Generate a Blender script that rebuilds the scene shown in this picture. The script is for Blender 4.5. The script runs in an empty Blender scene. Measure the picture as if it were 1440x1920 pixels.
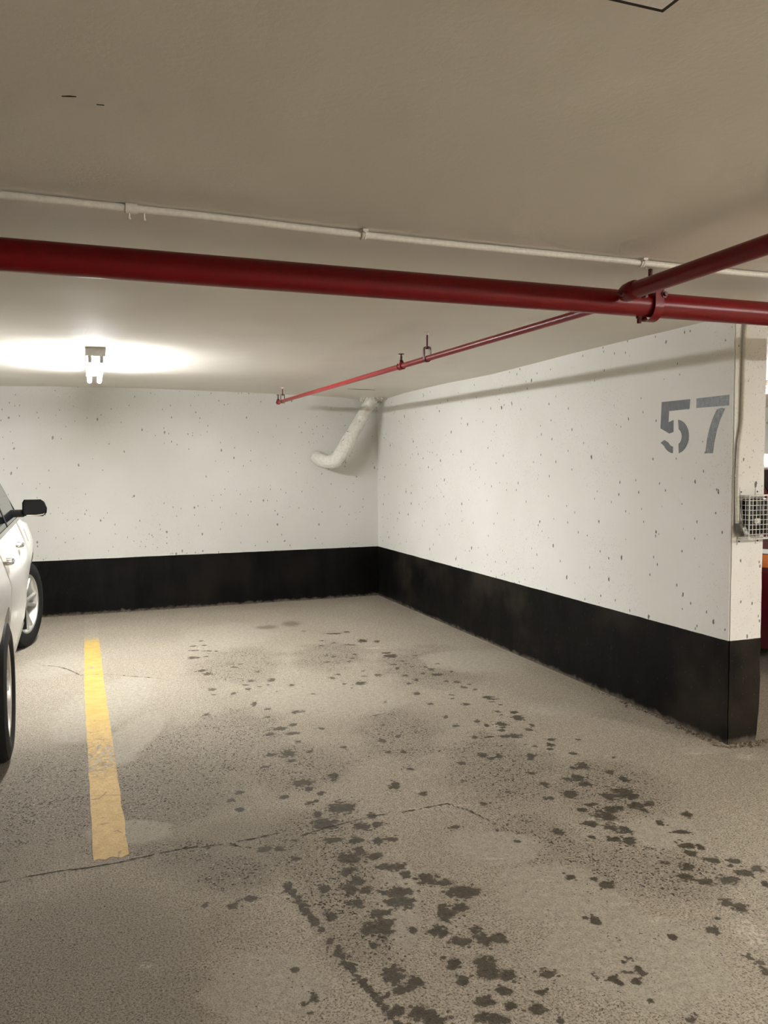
import bpy, bmesh, math, random
import numpy as np
from mathutils import Vector, Matrix, noise
C = bpy.context.scene.collection
PI = math.pi
random.seed(7)

# ---------------------------------------------------------------- camera
def make_camera():
    yaw, pitch, roll = math.radians(20.6435), math.radians(3.4968), math.radians(-0.3414)
    fwd = Vector((math.sin(yaw)*math.cos(pitch), math.cos(yaw)*math.cos(pitch), -math.sin(pitch)))
    rt = Vector((math.cos(yaw), -math.sin(yaw), 0)); up = rt.cross(fwd)
    r2 = rt*math.cos(roll) + up*math.sin(roll); u2 = -rt*math.sin(roll) + up*math.cos(roll)
    m = Matrix((r2, u2, -fwd)).transposed().to_4x4()
    m.translation = Vector((-3.2902, -8.9342, 1.55))
    cd = bpy.data.cameras.new('camera'); cam = bpy.data.objects.new('camera', cd); C.objects.link(cam)
    cam.matrix_world = m
    cd.sensor_fit = 'VERTICAL'; cd.sensor_height = 24.0; cd.lens = 1547.89/1920*24.0
    cd.clip_start = 0.02
    bpy.context.scene.camera = cam
make_camera()

# ---------------------------------------------------------------- world, exposure, lamp levels
sc = bpy.context.scene
sc.view_settings.view_transform = 'Standard'; sc.view_settings.look = 'None'
sc.view_settings.gamma = 1.0; sc.view_settings.use_curve_mapping = False
sc.view_settings.exposure = 0.0
sc.cycles.use_adaptive_sampling = True; sc.cycles.adaptive_threshold = .08; sc.cycles.adaptive_min_samples = 16; sc.cycles.max_bounces = 6; sc.cycles.diffuse_bounces = 4; sc.cycles.glossy_bounces = 2
w = bpy.data.worlds.new('world'); sc.world = w; w.use_nodes = True
w.node_tree.nodes['Background'].inputs[0].default_value = (0.02, 0.02, 0.018, 1)
LAMP = dict(bay=318.0, next=420.0, aisle=710.0, rear=300.0)   # tube strengths

CEIL = 2.298; BAND = 0.5721; WL = 5.4702; WT = 0.224

# ---------------------------------------------------------------- node helper
class NT:
    def __init__(s, name):
        s.m = bpy.data.materials.new(name); s.m.use_nodes = True
        s.t = s.m.node_tree; s.n = s.t.nodes; s.l = s.t.links
        s.b = s.n['Principled BSDF']; s.out = s.n['Material Output']
    def add(s, typ, **k):
        n = s.n.new(typ)
        for a, v in k.items(): setattr(n, a, v)
        return n
    def put(s, sock, v):
        if v is None: return
        if hasattr(v, 'is_output') or isinstance(v, bpy.types.NodeSocket): s.l.new(v, sock)
        else:
            if isinstance(v, (tuple, list)) and len(v) == 3 and sock.type == 'RGBA': v = (*v, 1)
            sock.default_value = v
    def math(s, op, a, b=None, c=None, clamp=False):
        n = s.add('ShaderNodeMath', operation=op); n.use_clamp = clamp
        s.put(n.inputs[0], a); s.put(n.inputs[1], b); s.put(n.inputs[2], c)
        return n.outputs[0]
    def obj(s):
        return s.add('ShaderNodeTexCoord').outputs['Object']
    def mapping(s, v, scale=(1, 1, 1), loc=(0, 0, 0)):
        n = s.add('ShaderNodeMapping'); s.l.new(v, n.inputs[0])
        n.inputs['Scale'].default_value = scale; n.inputs['Location'].default_value = loc
        return n.outputs[0]
    def noise(s, v, scale, detail=3, rough=.55, dist=0):
        n = s.add('ShaderNodeTexNoise'); s.l.new(v, n.inputs['Vector'])
        n.inputs['Scale'].default_value = scale; n.inputs['Detail'].default_value = detail
        n.inputs['Roughness'].default_value = rough; n.inputs['Distortion'].default_value = dist
        return n.outputs['Fac']
    def voro(s, v, scale, feature='F1', rnd=1.0):
        n = s.add('ShaderNodeTexVoronoi', feature=feature); s.l.new(v, n.inputs['Vector'])
        n.inputs['Scale'].default_value = scale; n.inputs['Randomness'].default_value = rnd
        return n
    def ramp(s, f, a, b, lo=0.0, hi=1.0):      # smooth map a..b -> lo..hi
        n = s.add('ShaderNodeMapRange', interpolation_type='SMOOTHSTEP')
        s.put(n.inputs['Value'], f)
        n.inputs['From Min'].default_value = a; n.inputs['From Max'].default_value = b
        n.inputs['To Min'].default_value = lo; n.inputs['To Max'].default_value = hi
        return n.outputs[0]
    def mix(s, f, a, b, mode='MIX'):
        n = s.add('ShaderNodeMix', data_type='RGBA', blend_type=mode)
        s.put(n.inputs[0], f); s.put(n.inputs[6], a); s.put(n.inputs[7], b)
        return n.outputs[2]
    def attr(s, name):
        return s.add('ShaderNodeAttribute', attribute_name=name).outputs['Fac']
    def bump(s, h, strength, dist=.01, normal=None):
        n = s.add('ShaderNodeBump'); s.put(n.inputs['Height'], h)
        n.inputs['Strength'].default_value = strength; n.inputs['Distance'].default_value = dist
        if normal is not None: s.l.new(normal, n.inputs['Normal'])
        return n.outputs[0]
    def fin(s, col=None, rough=None, nrm=None, metal=None, **k):
        s.put(s.b.inputs['Base Color'], col); s.put(s.b.inputs['Roughness'], rough)
        if nrm is not None: s.l.new(nrm, s.b.inputs['Normal'])
        s.put(s.b.inputs['Metallic'], metal)
        for a, v in k.items(): s.put(s.b.inputs[a.replace('_', ' ')], v)
        return s.m

def simple(name, col, rough=.5, metal=0.0, bump=0.0, bscale=80, var=.06, **k):
    t = NT(name); o = t.obj(); n = t.noise(o, bscale, 3)
    c = t.mix(t.ramp(n, .3, .7), tuple(v*(1-var) for v in col), tuple(min(1, v*(1+var)) for v in col))
    return t.fin(c, rough, t.bump(n, bump, .012 if bump >= 1 else .003) if bump else None, metal, **k)

# white painted concrete with bug holes, black dado below BAND
def mat_wall(name, hole=1.0, dust=0.0, c0=(.79, .78, .725), c1=(.85, .845, .80)):
    t = NT(name); o = t.obj()
    dis = t.noise(o, 35, 2)
    st = t.mapping(o, (1, 1, .55))
    v1 = t.voro(st, 9.0); v2 = t.voro(st, 24.0); v3 = t.voro(t.mapping(o, (1, 1, .7)), 70.0)
    d1 = t.math('ADD', v1.outputs['Distance'], t.math('MULTIPLY', t.math('SUBTRACT', dis, .5), .22))
    d2 = t.math('ADD', v2.outputs['Distance'], t.math('MULTIPLY', t.math('SUBTRACT', dis, .5), .25))
    h1 = t.ramp(d1, .060, .085, 1, 0)
    # only some of the cells hold a hole
    dens = t.noise(o, 1.1, 2)
    sepc = t.add('ShaderNodeSeparateColor'); t.l.new(v2.outputs['Color'], sepc.inputs[0])
    keep2 = t.math('GREATER_THAN', t.math('ADD', sepc.outputs[0], t.math('MULTIPLY', t.math('SUBTRACT', dens, .5), 1.4)), .50)
    h2 = t.math('MULTIPLY', t.ramp(d2, .09, .14, 1, 0), keep2)
    h3 = t.math('MULTIPLY', t.ramp(v3.outputs['Distance'], .12, .22, 1, 0), t.ramp(dens, .40, .65, 0.05, .42))
    holes = t.math('MAXIMUM', h1, t.math('MAXIMUM', t.math('MULTIPLY', h2, .9), h3))
    holes = t.math('MULTIPLY', holes, hole)
    big = t.noise(o, .9, 3)
    base = t.mix(t.ramp(big, .3, .7), c0, c1)
    sep = t.add('ShaderNodeSeparateXYZ'); t.l.new(o, sep.inputs[0]); z = sep.outputs[2]
    base = t.mix(t.math('MULTIPLY', t.ramp(t.noise(o, 5, 4, .7), .62, .75, 0, .18), 1.0), base, (.55, .52, .45))
    base = t.mix(t.math('MULTIPLY', holes, .86), base, (.06, .055, .045))
    # dado
    streak = t.noise(t.mapping(o, (3, 3, .9)), 1.6, 4, .65)
    d0 = t.mix(t.ramp(streak, .35, .75), (.0028, .0028, .0026), (.0085, .008, .007))
    patch = t.math('MULTIPLY', t.ramp(t.noise(t.mapping(o, (1, 1, 1), (3.1, 0, 0)), 1.5, 3), .48, .7), dust)
    d0 = t.mix(patch, d0, (.026, .021, .016))
    sp = t.noise(o, 60, 2)
    d0 = t.mix(t.ramp(sp, .66, .74, 0, .25*dust), d0, (.14, .12, .095))
    foot = t.ramp(t.math('ADD', z, t.math('MULTIPLY', t.math('SUBTRACT', t.noise(o, 14, 4), .5), .09)), .0, .035, .55, 0)
    d0 = t.mix(foot, d0, (.20, .17, .13))
    edge = t.math('ADD', z, t.math('MULTIPLY', t.math('SUBTRACT', t.noise(o, 6, 3), .5), .008))
    isb = t.ramp(edge, BAND-.0015, BAND+.0015, 1, 0)
    col = t.mix(isb, base, d0)
    rough = t.ramp(isb, 0, 1, .62, .5)
    hgt = t.math('SUBTRACT', t.math('MULTIPLY', t.noise(o, 45, 4), .25), t.math('MULTIPLY', holes, 1.2))
    n1 = t.bump(hgt, .35, .004)
    n2 = t.bump(t.noise(o, 3.0, 2), .25, .02, n1)
    spc = t.ramp(isb, 0, 1, .30, .10)
    return t.fin(col, rough, n2, Specular_IOR_Level=spc)

def floor_nodes(t, o):
    fine = t.noise(o, 130, 3, .7); mid = t.noise(o, 34, 4, .7); big = t.noise(o, 1.3, 4, .6)
    lo = t.noise(o, 5.5, 4, .6)
    rough = t.attr('rough'); patch = t.attr('patch'); stain = t.attr('stain'); faint = t.attr('faint')
    light = t.attr('lightpatch'); crack = t.attr('crack')
    patchm = t.ramp(t.math('ADD', patch, t.math('MULTIPLY', t.math('SUBTRACT', lo, .5), .9)), -.05, .30)
    roughm = t.ramp(t.math('ADD', rough, t.math('MULTIPLY', t.math('SUBTRACT', lo, .5), 1.0)), -.15, .45)
    roughm = t.math('MULTIPLY', roughm, t.math('SUBTRACT', 1.0, t.math('MULTIPLY', patchm, .85)))
    c = t.mix(t.ramp(big, .3, .7), (.46, .405, .325), (.52, .465, .375))
    c = t.mix(t.math('MULTIPLY', patchm, .75), c, (.455, .42, .345))
    c = t.mix(t.math('MULTIPLY', roughm, .40), c, (.215, .182, .142))
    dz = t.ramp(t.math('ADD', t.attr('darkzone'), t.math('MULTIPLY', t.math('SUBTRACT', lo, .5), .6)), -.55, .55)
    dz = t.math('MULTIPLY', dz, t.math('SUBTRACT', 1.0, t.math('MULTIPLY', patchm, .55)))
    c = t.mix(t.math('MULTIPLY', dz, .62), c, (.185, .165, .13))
    c = t.mix(t.ramp(mid, .35, .68), t.mix(.5, c, (.27, .232, .178)), c)
    # fine aggregate speckle
    sm = t.ramp(patchm, 0, 1, .85, .42)
    c = t.mix(t.math('MULTIPLY', t.ramp(fine, .52, .38), sm), c, (.115, .095, .070))
    g2 = t.noise(o, 62, 3, .75)
    c = t.mix(t.math('MULTIPLY', t.ramp(g2, .46, .34), t.ramp(roughm, 0, 1, .18, .55)), c, (.10, .082, .058))
    c = t.mix(t.math('MULTIPLY', t.ramp(g2, .56, .68), t.ramp(roughm, 0, 1, .12, .34)), c, (.62, .57, .47))
    c = t.mix(t.math('MULTIPLY', t.ramp(fine, .60, .72), t.math('MULTIPLY', sm, .6)), c, (.58, .53, .43))
    # pores
    vp = t.voro(t.mapping(o, (1, 1, 1)), 72.0)
    pn = t.noise(o, 48, 2)
    pd = t.math('ADD', vp.outputs['Distance'], t.math('MULTIPLY', t.math('SUBTRACT', pn, .5), .9))
    clus = t.noise(o, 7, 3)
    thr = t.math('ADD', t.math('MULTIPLY', roughm, .20), t.math('MULTIPLY', t.math('SUBTRACT', clus, .62), .45))
    pores = t.ramp(t.math('SUBTRACT', t.math('ADD', thr, .125), pd), -.02, .05)
    c = t.mix(t.math('MULTIPLY', pores, .92), c, (.055, .044, .030))
    vg = t.voro(o, 95.0)
    sg = t.add('ShaderNodeSeparateColor'); t.l.new(vg.outputs['Color'], sg.inputs[0])
    grit = t.math('MULTIPLY', t.ramp(vg.outputs['Distance'], .22, .34, 1, 0), t.math('GREATER_THAN', sg.outputs[0], .95))
    c = t.mix(t.math('MULTIPLY', grit, t.ramp(roughm, 0, 1, .12, .8)), c, (.62, .58, .50))
    # faint brown smears and oil stains
    fm = t.ramp(t.math('ADD', faint, t.math('MULTIPLY', t.math('SUBTRACT', t.noise(o, 6, 3), .5), 1.2)), -.2, .7)
    c = t.mix(t.math('MULTIPLY', fm, .75), c, (.15, .12, .085))
    en = t.math('ADD', t.math('MULTIPLY', t.math('SUBTRACT', t.noise(o, 26, 6, .68), .5), 3.4), t.math('MULTIPLY', t.math('SUBTRACT', fine, .5), .9))
    s0 = t.math('ADD', stain, en)
    sm_ = t.ramp(s0, .04, .14)
    c = t.mix(t.math('MULTIPLY', sm_, .94), c, t.mix(t.ramp(mid, .3, .7), (.042, .034, .020), (.080, .066, .042)))
    ring = t.math('MULTIPLY', t.ramp(s0, -.45, .10), .22)
    c = t.mix(t.math('MULTIPLY', ring, t.math('SUBTRACT', 1.0, sm_)), c, (.17, .14, .10))
    # splatter around the stains
    vs = t.voro(o, 34.0)
    sd = t.math('ADD', vs.outputs['Distance'], t.math('MULTIPLY', t.math('SUBTRACT', pn, .5), .5))
    spl = t.ramp(t.math('SUBTRACT', t.math('MULTIPLY', t.ramp(stain, -1.8, .3), .30), sd), -.03, .03)
    c = t.mix(t.math('MULTIPLY', spl, .85), c, (.075, .06, .038))
    # bright scraped rims
    lm = t.math('MULTIPLY', t.ramp(t.noise(o, 70, 3, .7), .42, .60), t.ramp(t.math('ADD', light, t.math('MULTIPLY', t.math('SUBTRACT', t.noise(o, 45, 4, .7), .5), 3.0)), -.1, .9))
    c = t.mix(t.math('MULTIPLY', lm, .75), c, (.66, .61, .50))
    # cracks: signed distance in metres
    cd = t.math('ADD', crack, t.math('MULTIPLY', t.math('SUBTRACT', t.noise(o, 30, 3), .5), .022))
    cm = t.ramp(cd, .002, .0085, 1, 0)
    cm = t.math('MULTIPLY', cm, t.ramp(t.noise(o, 5, 2), .35, .5, .25, 1))
    c = t.mix(t.math('MULTIPLY', cm, .85), c, (.05, .042, .03))
    hgt = t.math('ADD', t.math('MULTIPLY', fine, t.ramp(patchm, 0, 1, .55, .35)), t.math('MULTIPLY', mid, .35))
    hgt = t.math('SUBTRACT', hgt, t.math('MULTIPLY', pores, .9))
    hgt = t.math('SUBTRACT', hgt, t.math('MULTIPLY', cm, 1.5))
    rgh = t.mix(sm_, (.78, .78, .78), (.55, .55, .55))
    return c, rgh, hgt, sm_, cm

def mat_floor():
    t = NT('concrete_floor'); o = t.obj()
    c, r, h, _, _ = floor_nodes(t, o)
    n1 = t.bump(h, 1.0, .009)
    n2 = t.bump(t.noise(o, 4, 3), .3, .02, n1)
    return t.fin(c, r, n2, Specular_IOR_Level=.3)

def mat_line():
    t = NT('worn_yellow_paint'); o = t.obj()
    sep = t.add('ShaderNodeSeparateXYZ'); t.l.new(o, sep.inputs[0]); y = sep.outputs[1]
    c, r, h, sm_, cm = floor_nodes(t, o)
    yel = t.mix(t.ramp(t.noise(o, 12, 4), .3, .7), (.52, .355, .090), (.60, .43, .14))
    # the near half is older, browner paint over rough ground
    old = t.ramp(t.math('ADD', y, t.math('MULTIPLY', t.math('SUBTRACT', t.noise(o, 7, 3), .5), .9)), -3.6, -4.0)
    yel = t.mix(t.math('MULTIPLY', old, .8), yel, t.mix(t.ramp(t.noise(o, 22, 4), .3, .7), (.50, .33, .12), (.60, .42, .17)))
    g = t.ramp(t.noise(o, 90, 3, .7), .55, .40)
    yel = t.mix(t.math('MULTIPLY', g, t.ramp(old, 0, 1, .12, .35)), yel, (.28, .19, .08))
    # worn zone
    z1 = t.math('MULTIPLY', t.ramp(y, -4.85, -4.55), t.ramp(y, -3.95, -4.3))
    z2 = t.ramp(y, -1.55, -1.05)
    crk = t.ramp(t.math('ABSOLUTE', t.math('ADD', y, 2.35)), .14, .02)
    wn = t.noise(o, 24, 5, .65)
    w_ = t.math('ADD', t.math('MULTIPLY', z1, .20), t.math('ADD', t.math('MULTIPLY', z2, .46), t.math('MULTIPLY', crk, .18)))
    bare = t.ramp(t.math('ADD', wn, w_), .68, .80)
    far = t.math('MULTIPLY', z2, t.ramp(t.noise(o, 5, 2), .42, .56, 1, .55))
    bare = t.math('MAXIMUM', bare, t.math('MULTIPLY', far, .93))
    bare = t.math('MAXIMUM', bare, t.math('MULTIPLY', cm, .9))
    # curled flake rims: arcs from distorted voronoi cells
    ve = t.voro(t.mapping(o, (1, 1, 1)), 13.0, 'DISTANCE_TO_EDGE')
    fl = t.math('MULTIPLY', t.ramp(ve.outputs['Distance'], .05, .02), t.math('MULTIPLY', old, t.ramp(t.noise(o, 9, 2), .55, .62)))
    yel = t.mix(t.math('MULTIPLY', fl, .7), yel, (.16, .11, .05))
    yel = t.mix(t.math('MULTIPLY', z1, t.ramp(t.noise(o, 38, 5, .7), .42, .62, .0, .75)), yel, (.24, .165, .07))
    col = t.mix(bare, yel, c)
    hh = t.math('ADD', t.math('MULTIPLY', h, .8), t.math('MULTIPLY', t.math('SUBTRACT', 1.0, bare), .5))
    return t.fin(col, .65, t.bump(hh, .6, .004), Specular_IOR_Level=.35)

def mat_ceiling():
    t = NT('painted_ceiling'); o = t.obj()
    c = t.mix(t.ramp(t.noise(o, .8, 3), .3, .7), (.74, .70, .63), (.80, .76, .69))
    c = t.mix(t.ramp(t.noise(o, 3.5, 4, .7), .66, .8, 0, .2), c, (.45, .41, .34))
    n = t.bump(t.noise(o, 60, 4, .6), .25, .003)
    n2 = t.bump(t.noise(o, 2.2, 2), .3, .03, n)
    return t.fin(c, .58, n2, Specular_IOR_Level=.32)

def mat_emit(name, col, strength):
    t = NT(name); t.fin((.9, .9, .9), .4)
    t.b.inputs['Emission Color'].default_value = (*col, 1); t.b.inputs['Emission Strength'].default_value = strength
    return t.m

M = {}
M['wall_back'] = mat_wall('white_wall_plain', .75, .25, (.66, .655, .605), (.73, .725, .68))
M['wall'] = mat_wall('white_wall_pitted', 1.0, 1.0)
M['floor'] = mat_floor(); M['line'] = mat_line(); M['ceiling'] = mat_ceiling()
M['red'] = simple('red_pipe_paint', (.175, .0025, .005), .33, bump=.12, bscale=40, Specular_IOR_Level=.28)
M['red2'] = simple('red_branch_paint', (.27, .007, .011), .33, bump=.12, bscale=60, Specular_IOR_Level=.35)
M['darkred'] = simple('aged_red_metal', (.10, .008, .008), .45)
M['bronze'] = simple('dark_bronze', (.045, .025, .015), .4, .6)
M['conduit'] = simple('painted_conduit', (.74, .71, .63), .5, bump=.15)
M['drain'] = simple('painted_pipe_wrap', (.78, .76, .69), .7, bump=1.0, bscale=28)
M['steel'] = simple('grey_steel', (.42, .42, .40), .35, .8)
M['lampmetal'] = simple('lamp_housing_paint', (.55, .53, .48), .45)
M['endcap'] = simple('lamp_holder_plastic', (.40, .37, .36), .5)
for k_, c_ in (('bay', (1.0, 1.0, 1.0)), ('next', (1.0, 1.0, 1.0)), ('aisle', (1.0, .955, .90)), ('rear', (1.0, .955, .90))):
    M['tube_'+k_] = mat_emit('lit_tube_'+k_, c_, LAMP[k_])
M['wire'] = simple('white_coated_wire', (.80, .79, .74), .4)
M['black'] = simple('black_plastic', (.005, .005, .005), .45, Specular_IOR_Level=.3)
M['darkgrey'] = simple('dark_grey_plastic', (.05, .05, .048), .5)
M['grey'] = simple('grey_cast_metal', (.16, .155, .135), .5, .3, bump=.3)
M['cable'] = simple('grey_cable', (.55, .56, .55), .4)
M['whiteplastic'] = simple('white_plastic', (.72, .71, .66), .4)
M['crumbs'] = simple('concrete_crumbs', (.22, .18, .13), .9, bump=.6, bscale=200, var=.6)
M['seam'] = simple('dark_gap', (.035, .03, .022), .9)
M['hatch'] = simple('hatch_paint', (.74, .695, .62), .6)

# ---------------------------------------------------------------- mesh helpers
def new(name, bm, mat, parent=None, smooth=True, mats=None, auto=None):
    me = bpy.data.meshes.new(name)
    bmesh.ops.recalc_face_normals(bm, faces=bm.faces)
    bm.to_mesh(me); bm.free()
    for m_ in (mats or [mat]): me.materials.append(m_)
    if smooth:
        me.polygons.foreach_set('use_smooth', [True]*len(me.polygons))
        me.set_sharp_from_angle(angle=math.radians(auto or 38))
    o = bpy.data.objects.new(name, me); C.objects.link(o)
    if parent: o.parent = parent
    return o
def tag(o, label=None, cat=None, group=None, kind=None):
    if label: o['label'] = label
    if cat: o['category'] = cat
    if group: o['group'] = group
    if kind: o['kind'] = kind
    return o
def thing(name, label, cat, loc=(0, 0, 0), rz=0, group=None):
    o = bpy.data.objects.new(name, None); C.objects.link(o)
    o.location = loc; o.rotation_euler = (0, 0, rz); o.empty_display_size = .1
    return tag(o, label, cat, group)
def structure(o): o['kind'] = 'structure'; return o
def box(bm, x0, x1, y0, y1, z0, z1, bev=0):
    r = bmesh.ops.create_cube(bm, size=1)
    bmesh.ops.scale(bm, vec=(x1-x0, y1-y0, z1-z0), verts=r['verts'])
    bmesh.ops.translate(bm, vec=((x0+x1)/2, (y0+y1)/2, (z0+z1)/2), verts=r['verts'])
    if bev:
        es = list({e for v in r['verts'] for e in v.link_edges})
        bmesh.ops.bevel(bm, geom=es, offset=bev, segments=2, profile=.5, affect='EDGES')
def frame_of(d, ref=None):
    d = d.normalized(); a = ref or (Vector((0, 0, 1)) if abs(d.z) < .9 else Vector((1, 0, 0)))
    u = d.cross(a).normalized(); v = u.cross(d).normalized()
    return u, v
def tube(bm, pts, rad, seg=16, cap=True):
    """sweep a circle along pts, rad a number or a list"""
    pts = [Vector(p) for p in pts]; n = len(pts)
    rs = rad if isinstance(rad, (list, tuple)) else [rad]*n
    rings = []; u = None
    for i, p in enumerate(pts):
        d = (pts[min(i+1, n-1)] - pts[max(i-1, 0)]).normalized()
        if u is None: u, v = frame_of(d)
        else:
            u = (u - d*u.dot(d)).normalized(); v = u.cross(d).normalized()
        rings.append([bm.verts.new(p + (u*math.cos(2*PI*k/seg) + v*math.sin(2*PI*k/seg))*rs[i]) for k in range(seg)])
    for a, b in zip(rings, rings[1:]):
        for k in range(seg): bm.faces.new((a[k], a[(k+1) % seg], b[(k+1) % seg], b[k]))
    if cap:
        bm.faces.new(rings[0]); bm.faces.new(rings[-1][::-1])
def lathe(bm, prof, origin, axis, seg=24):
    """prof: (distance along axis, radius)"""
    o = Vector(origin); a = Vector(axis).normalized(); u, v = frame_of(a)
    rings = []
    for t_, r in prof:
        if r < 1e-6: rings.append([bm.verts.new(o + a*t_)]*seg)
        else: rings.append([bm.verts.new(o + a*t_ + (u*math.cos(2*PI*k/seg) + v*math.sin(2*PI*k/seg))*r) for k in range(seg)])
    for p, q in zip(rings, rings[1:]):
        for k in range(seg):
            vs = [p[k], p[(k+1) % seg], q[(k+1) % seg], q[k]]
            vs2 = []
            for x in vs:
                if x not in vs2: vs2.append(x)
            if len(vs2) >= 3: bm.faces.new(vs2)
def strip(bm, pts, wdir, width, thick, ndir):
    """flat bar along pts: width along wdir, thickness along ndir"""
    W = Vector(wdir).normalized()*width/2
    rows = []
    for p, nn in zip(pts, ndir):
        p = Vector(p); nn = Vector(nn).normalized()*thick
        rows.append([bm.verts.new(p-W), bm.verts.new(p+W), bm.verts.new(p+W+nn), bm.verts.new(p-W+nn)])
    for a, b in zip(rows, rows[1:]):
        for k in range(4): bm.faces.new((a[k], a[(k+1) % 4], b[(k+1) % 4], b[k]))
    bm.faces.new(rows[0]); bm.faces.new(rows[-1][::-1])
def smoothpath(ctrl, n=8):
    P = [Vector(p) for p in ctrl]; out = []
    for i in range(len(P)-1):
        p0 = P[max(i-1, 0)]; p1 = P[i]; p2 = P[i+1]; p3 = P[min(i+2, len(P)-1)]
        for k in range(n):
            t = k/n
            out.append(.5*((2*p1) + (p2-p0)*t + (2*p0-5*p1+4*p2-p3)*t*t + (3*p1-p0-3*p2+p3)*t**3))
    out.append(P[-1]); return out
def copy_tree(o, parent=None):
    c = o.copy(); C.objects.link(c); c.parent = parent
    for ch in list(o.children): copy_tree(ch, c)
    return c

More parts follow.
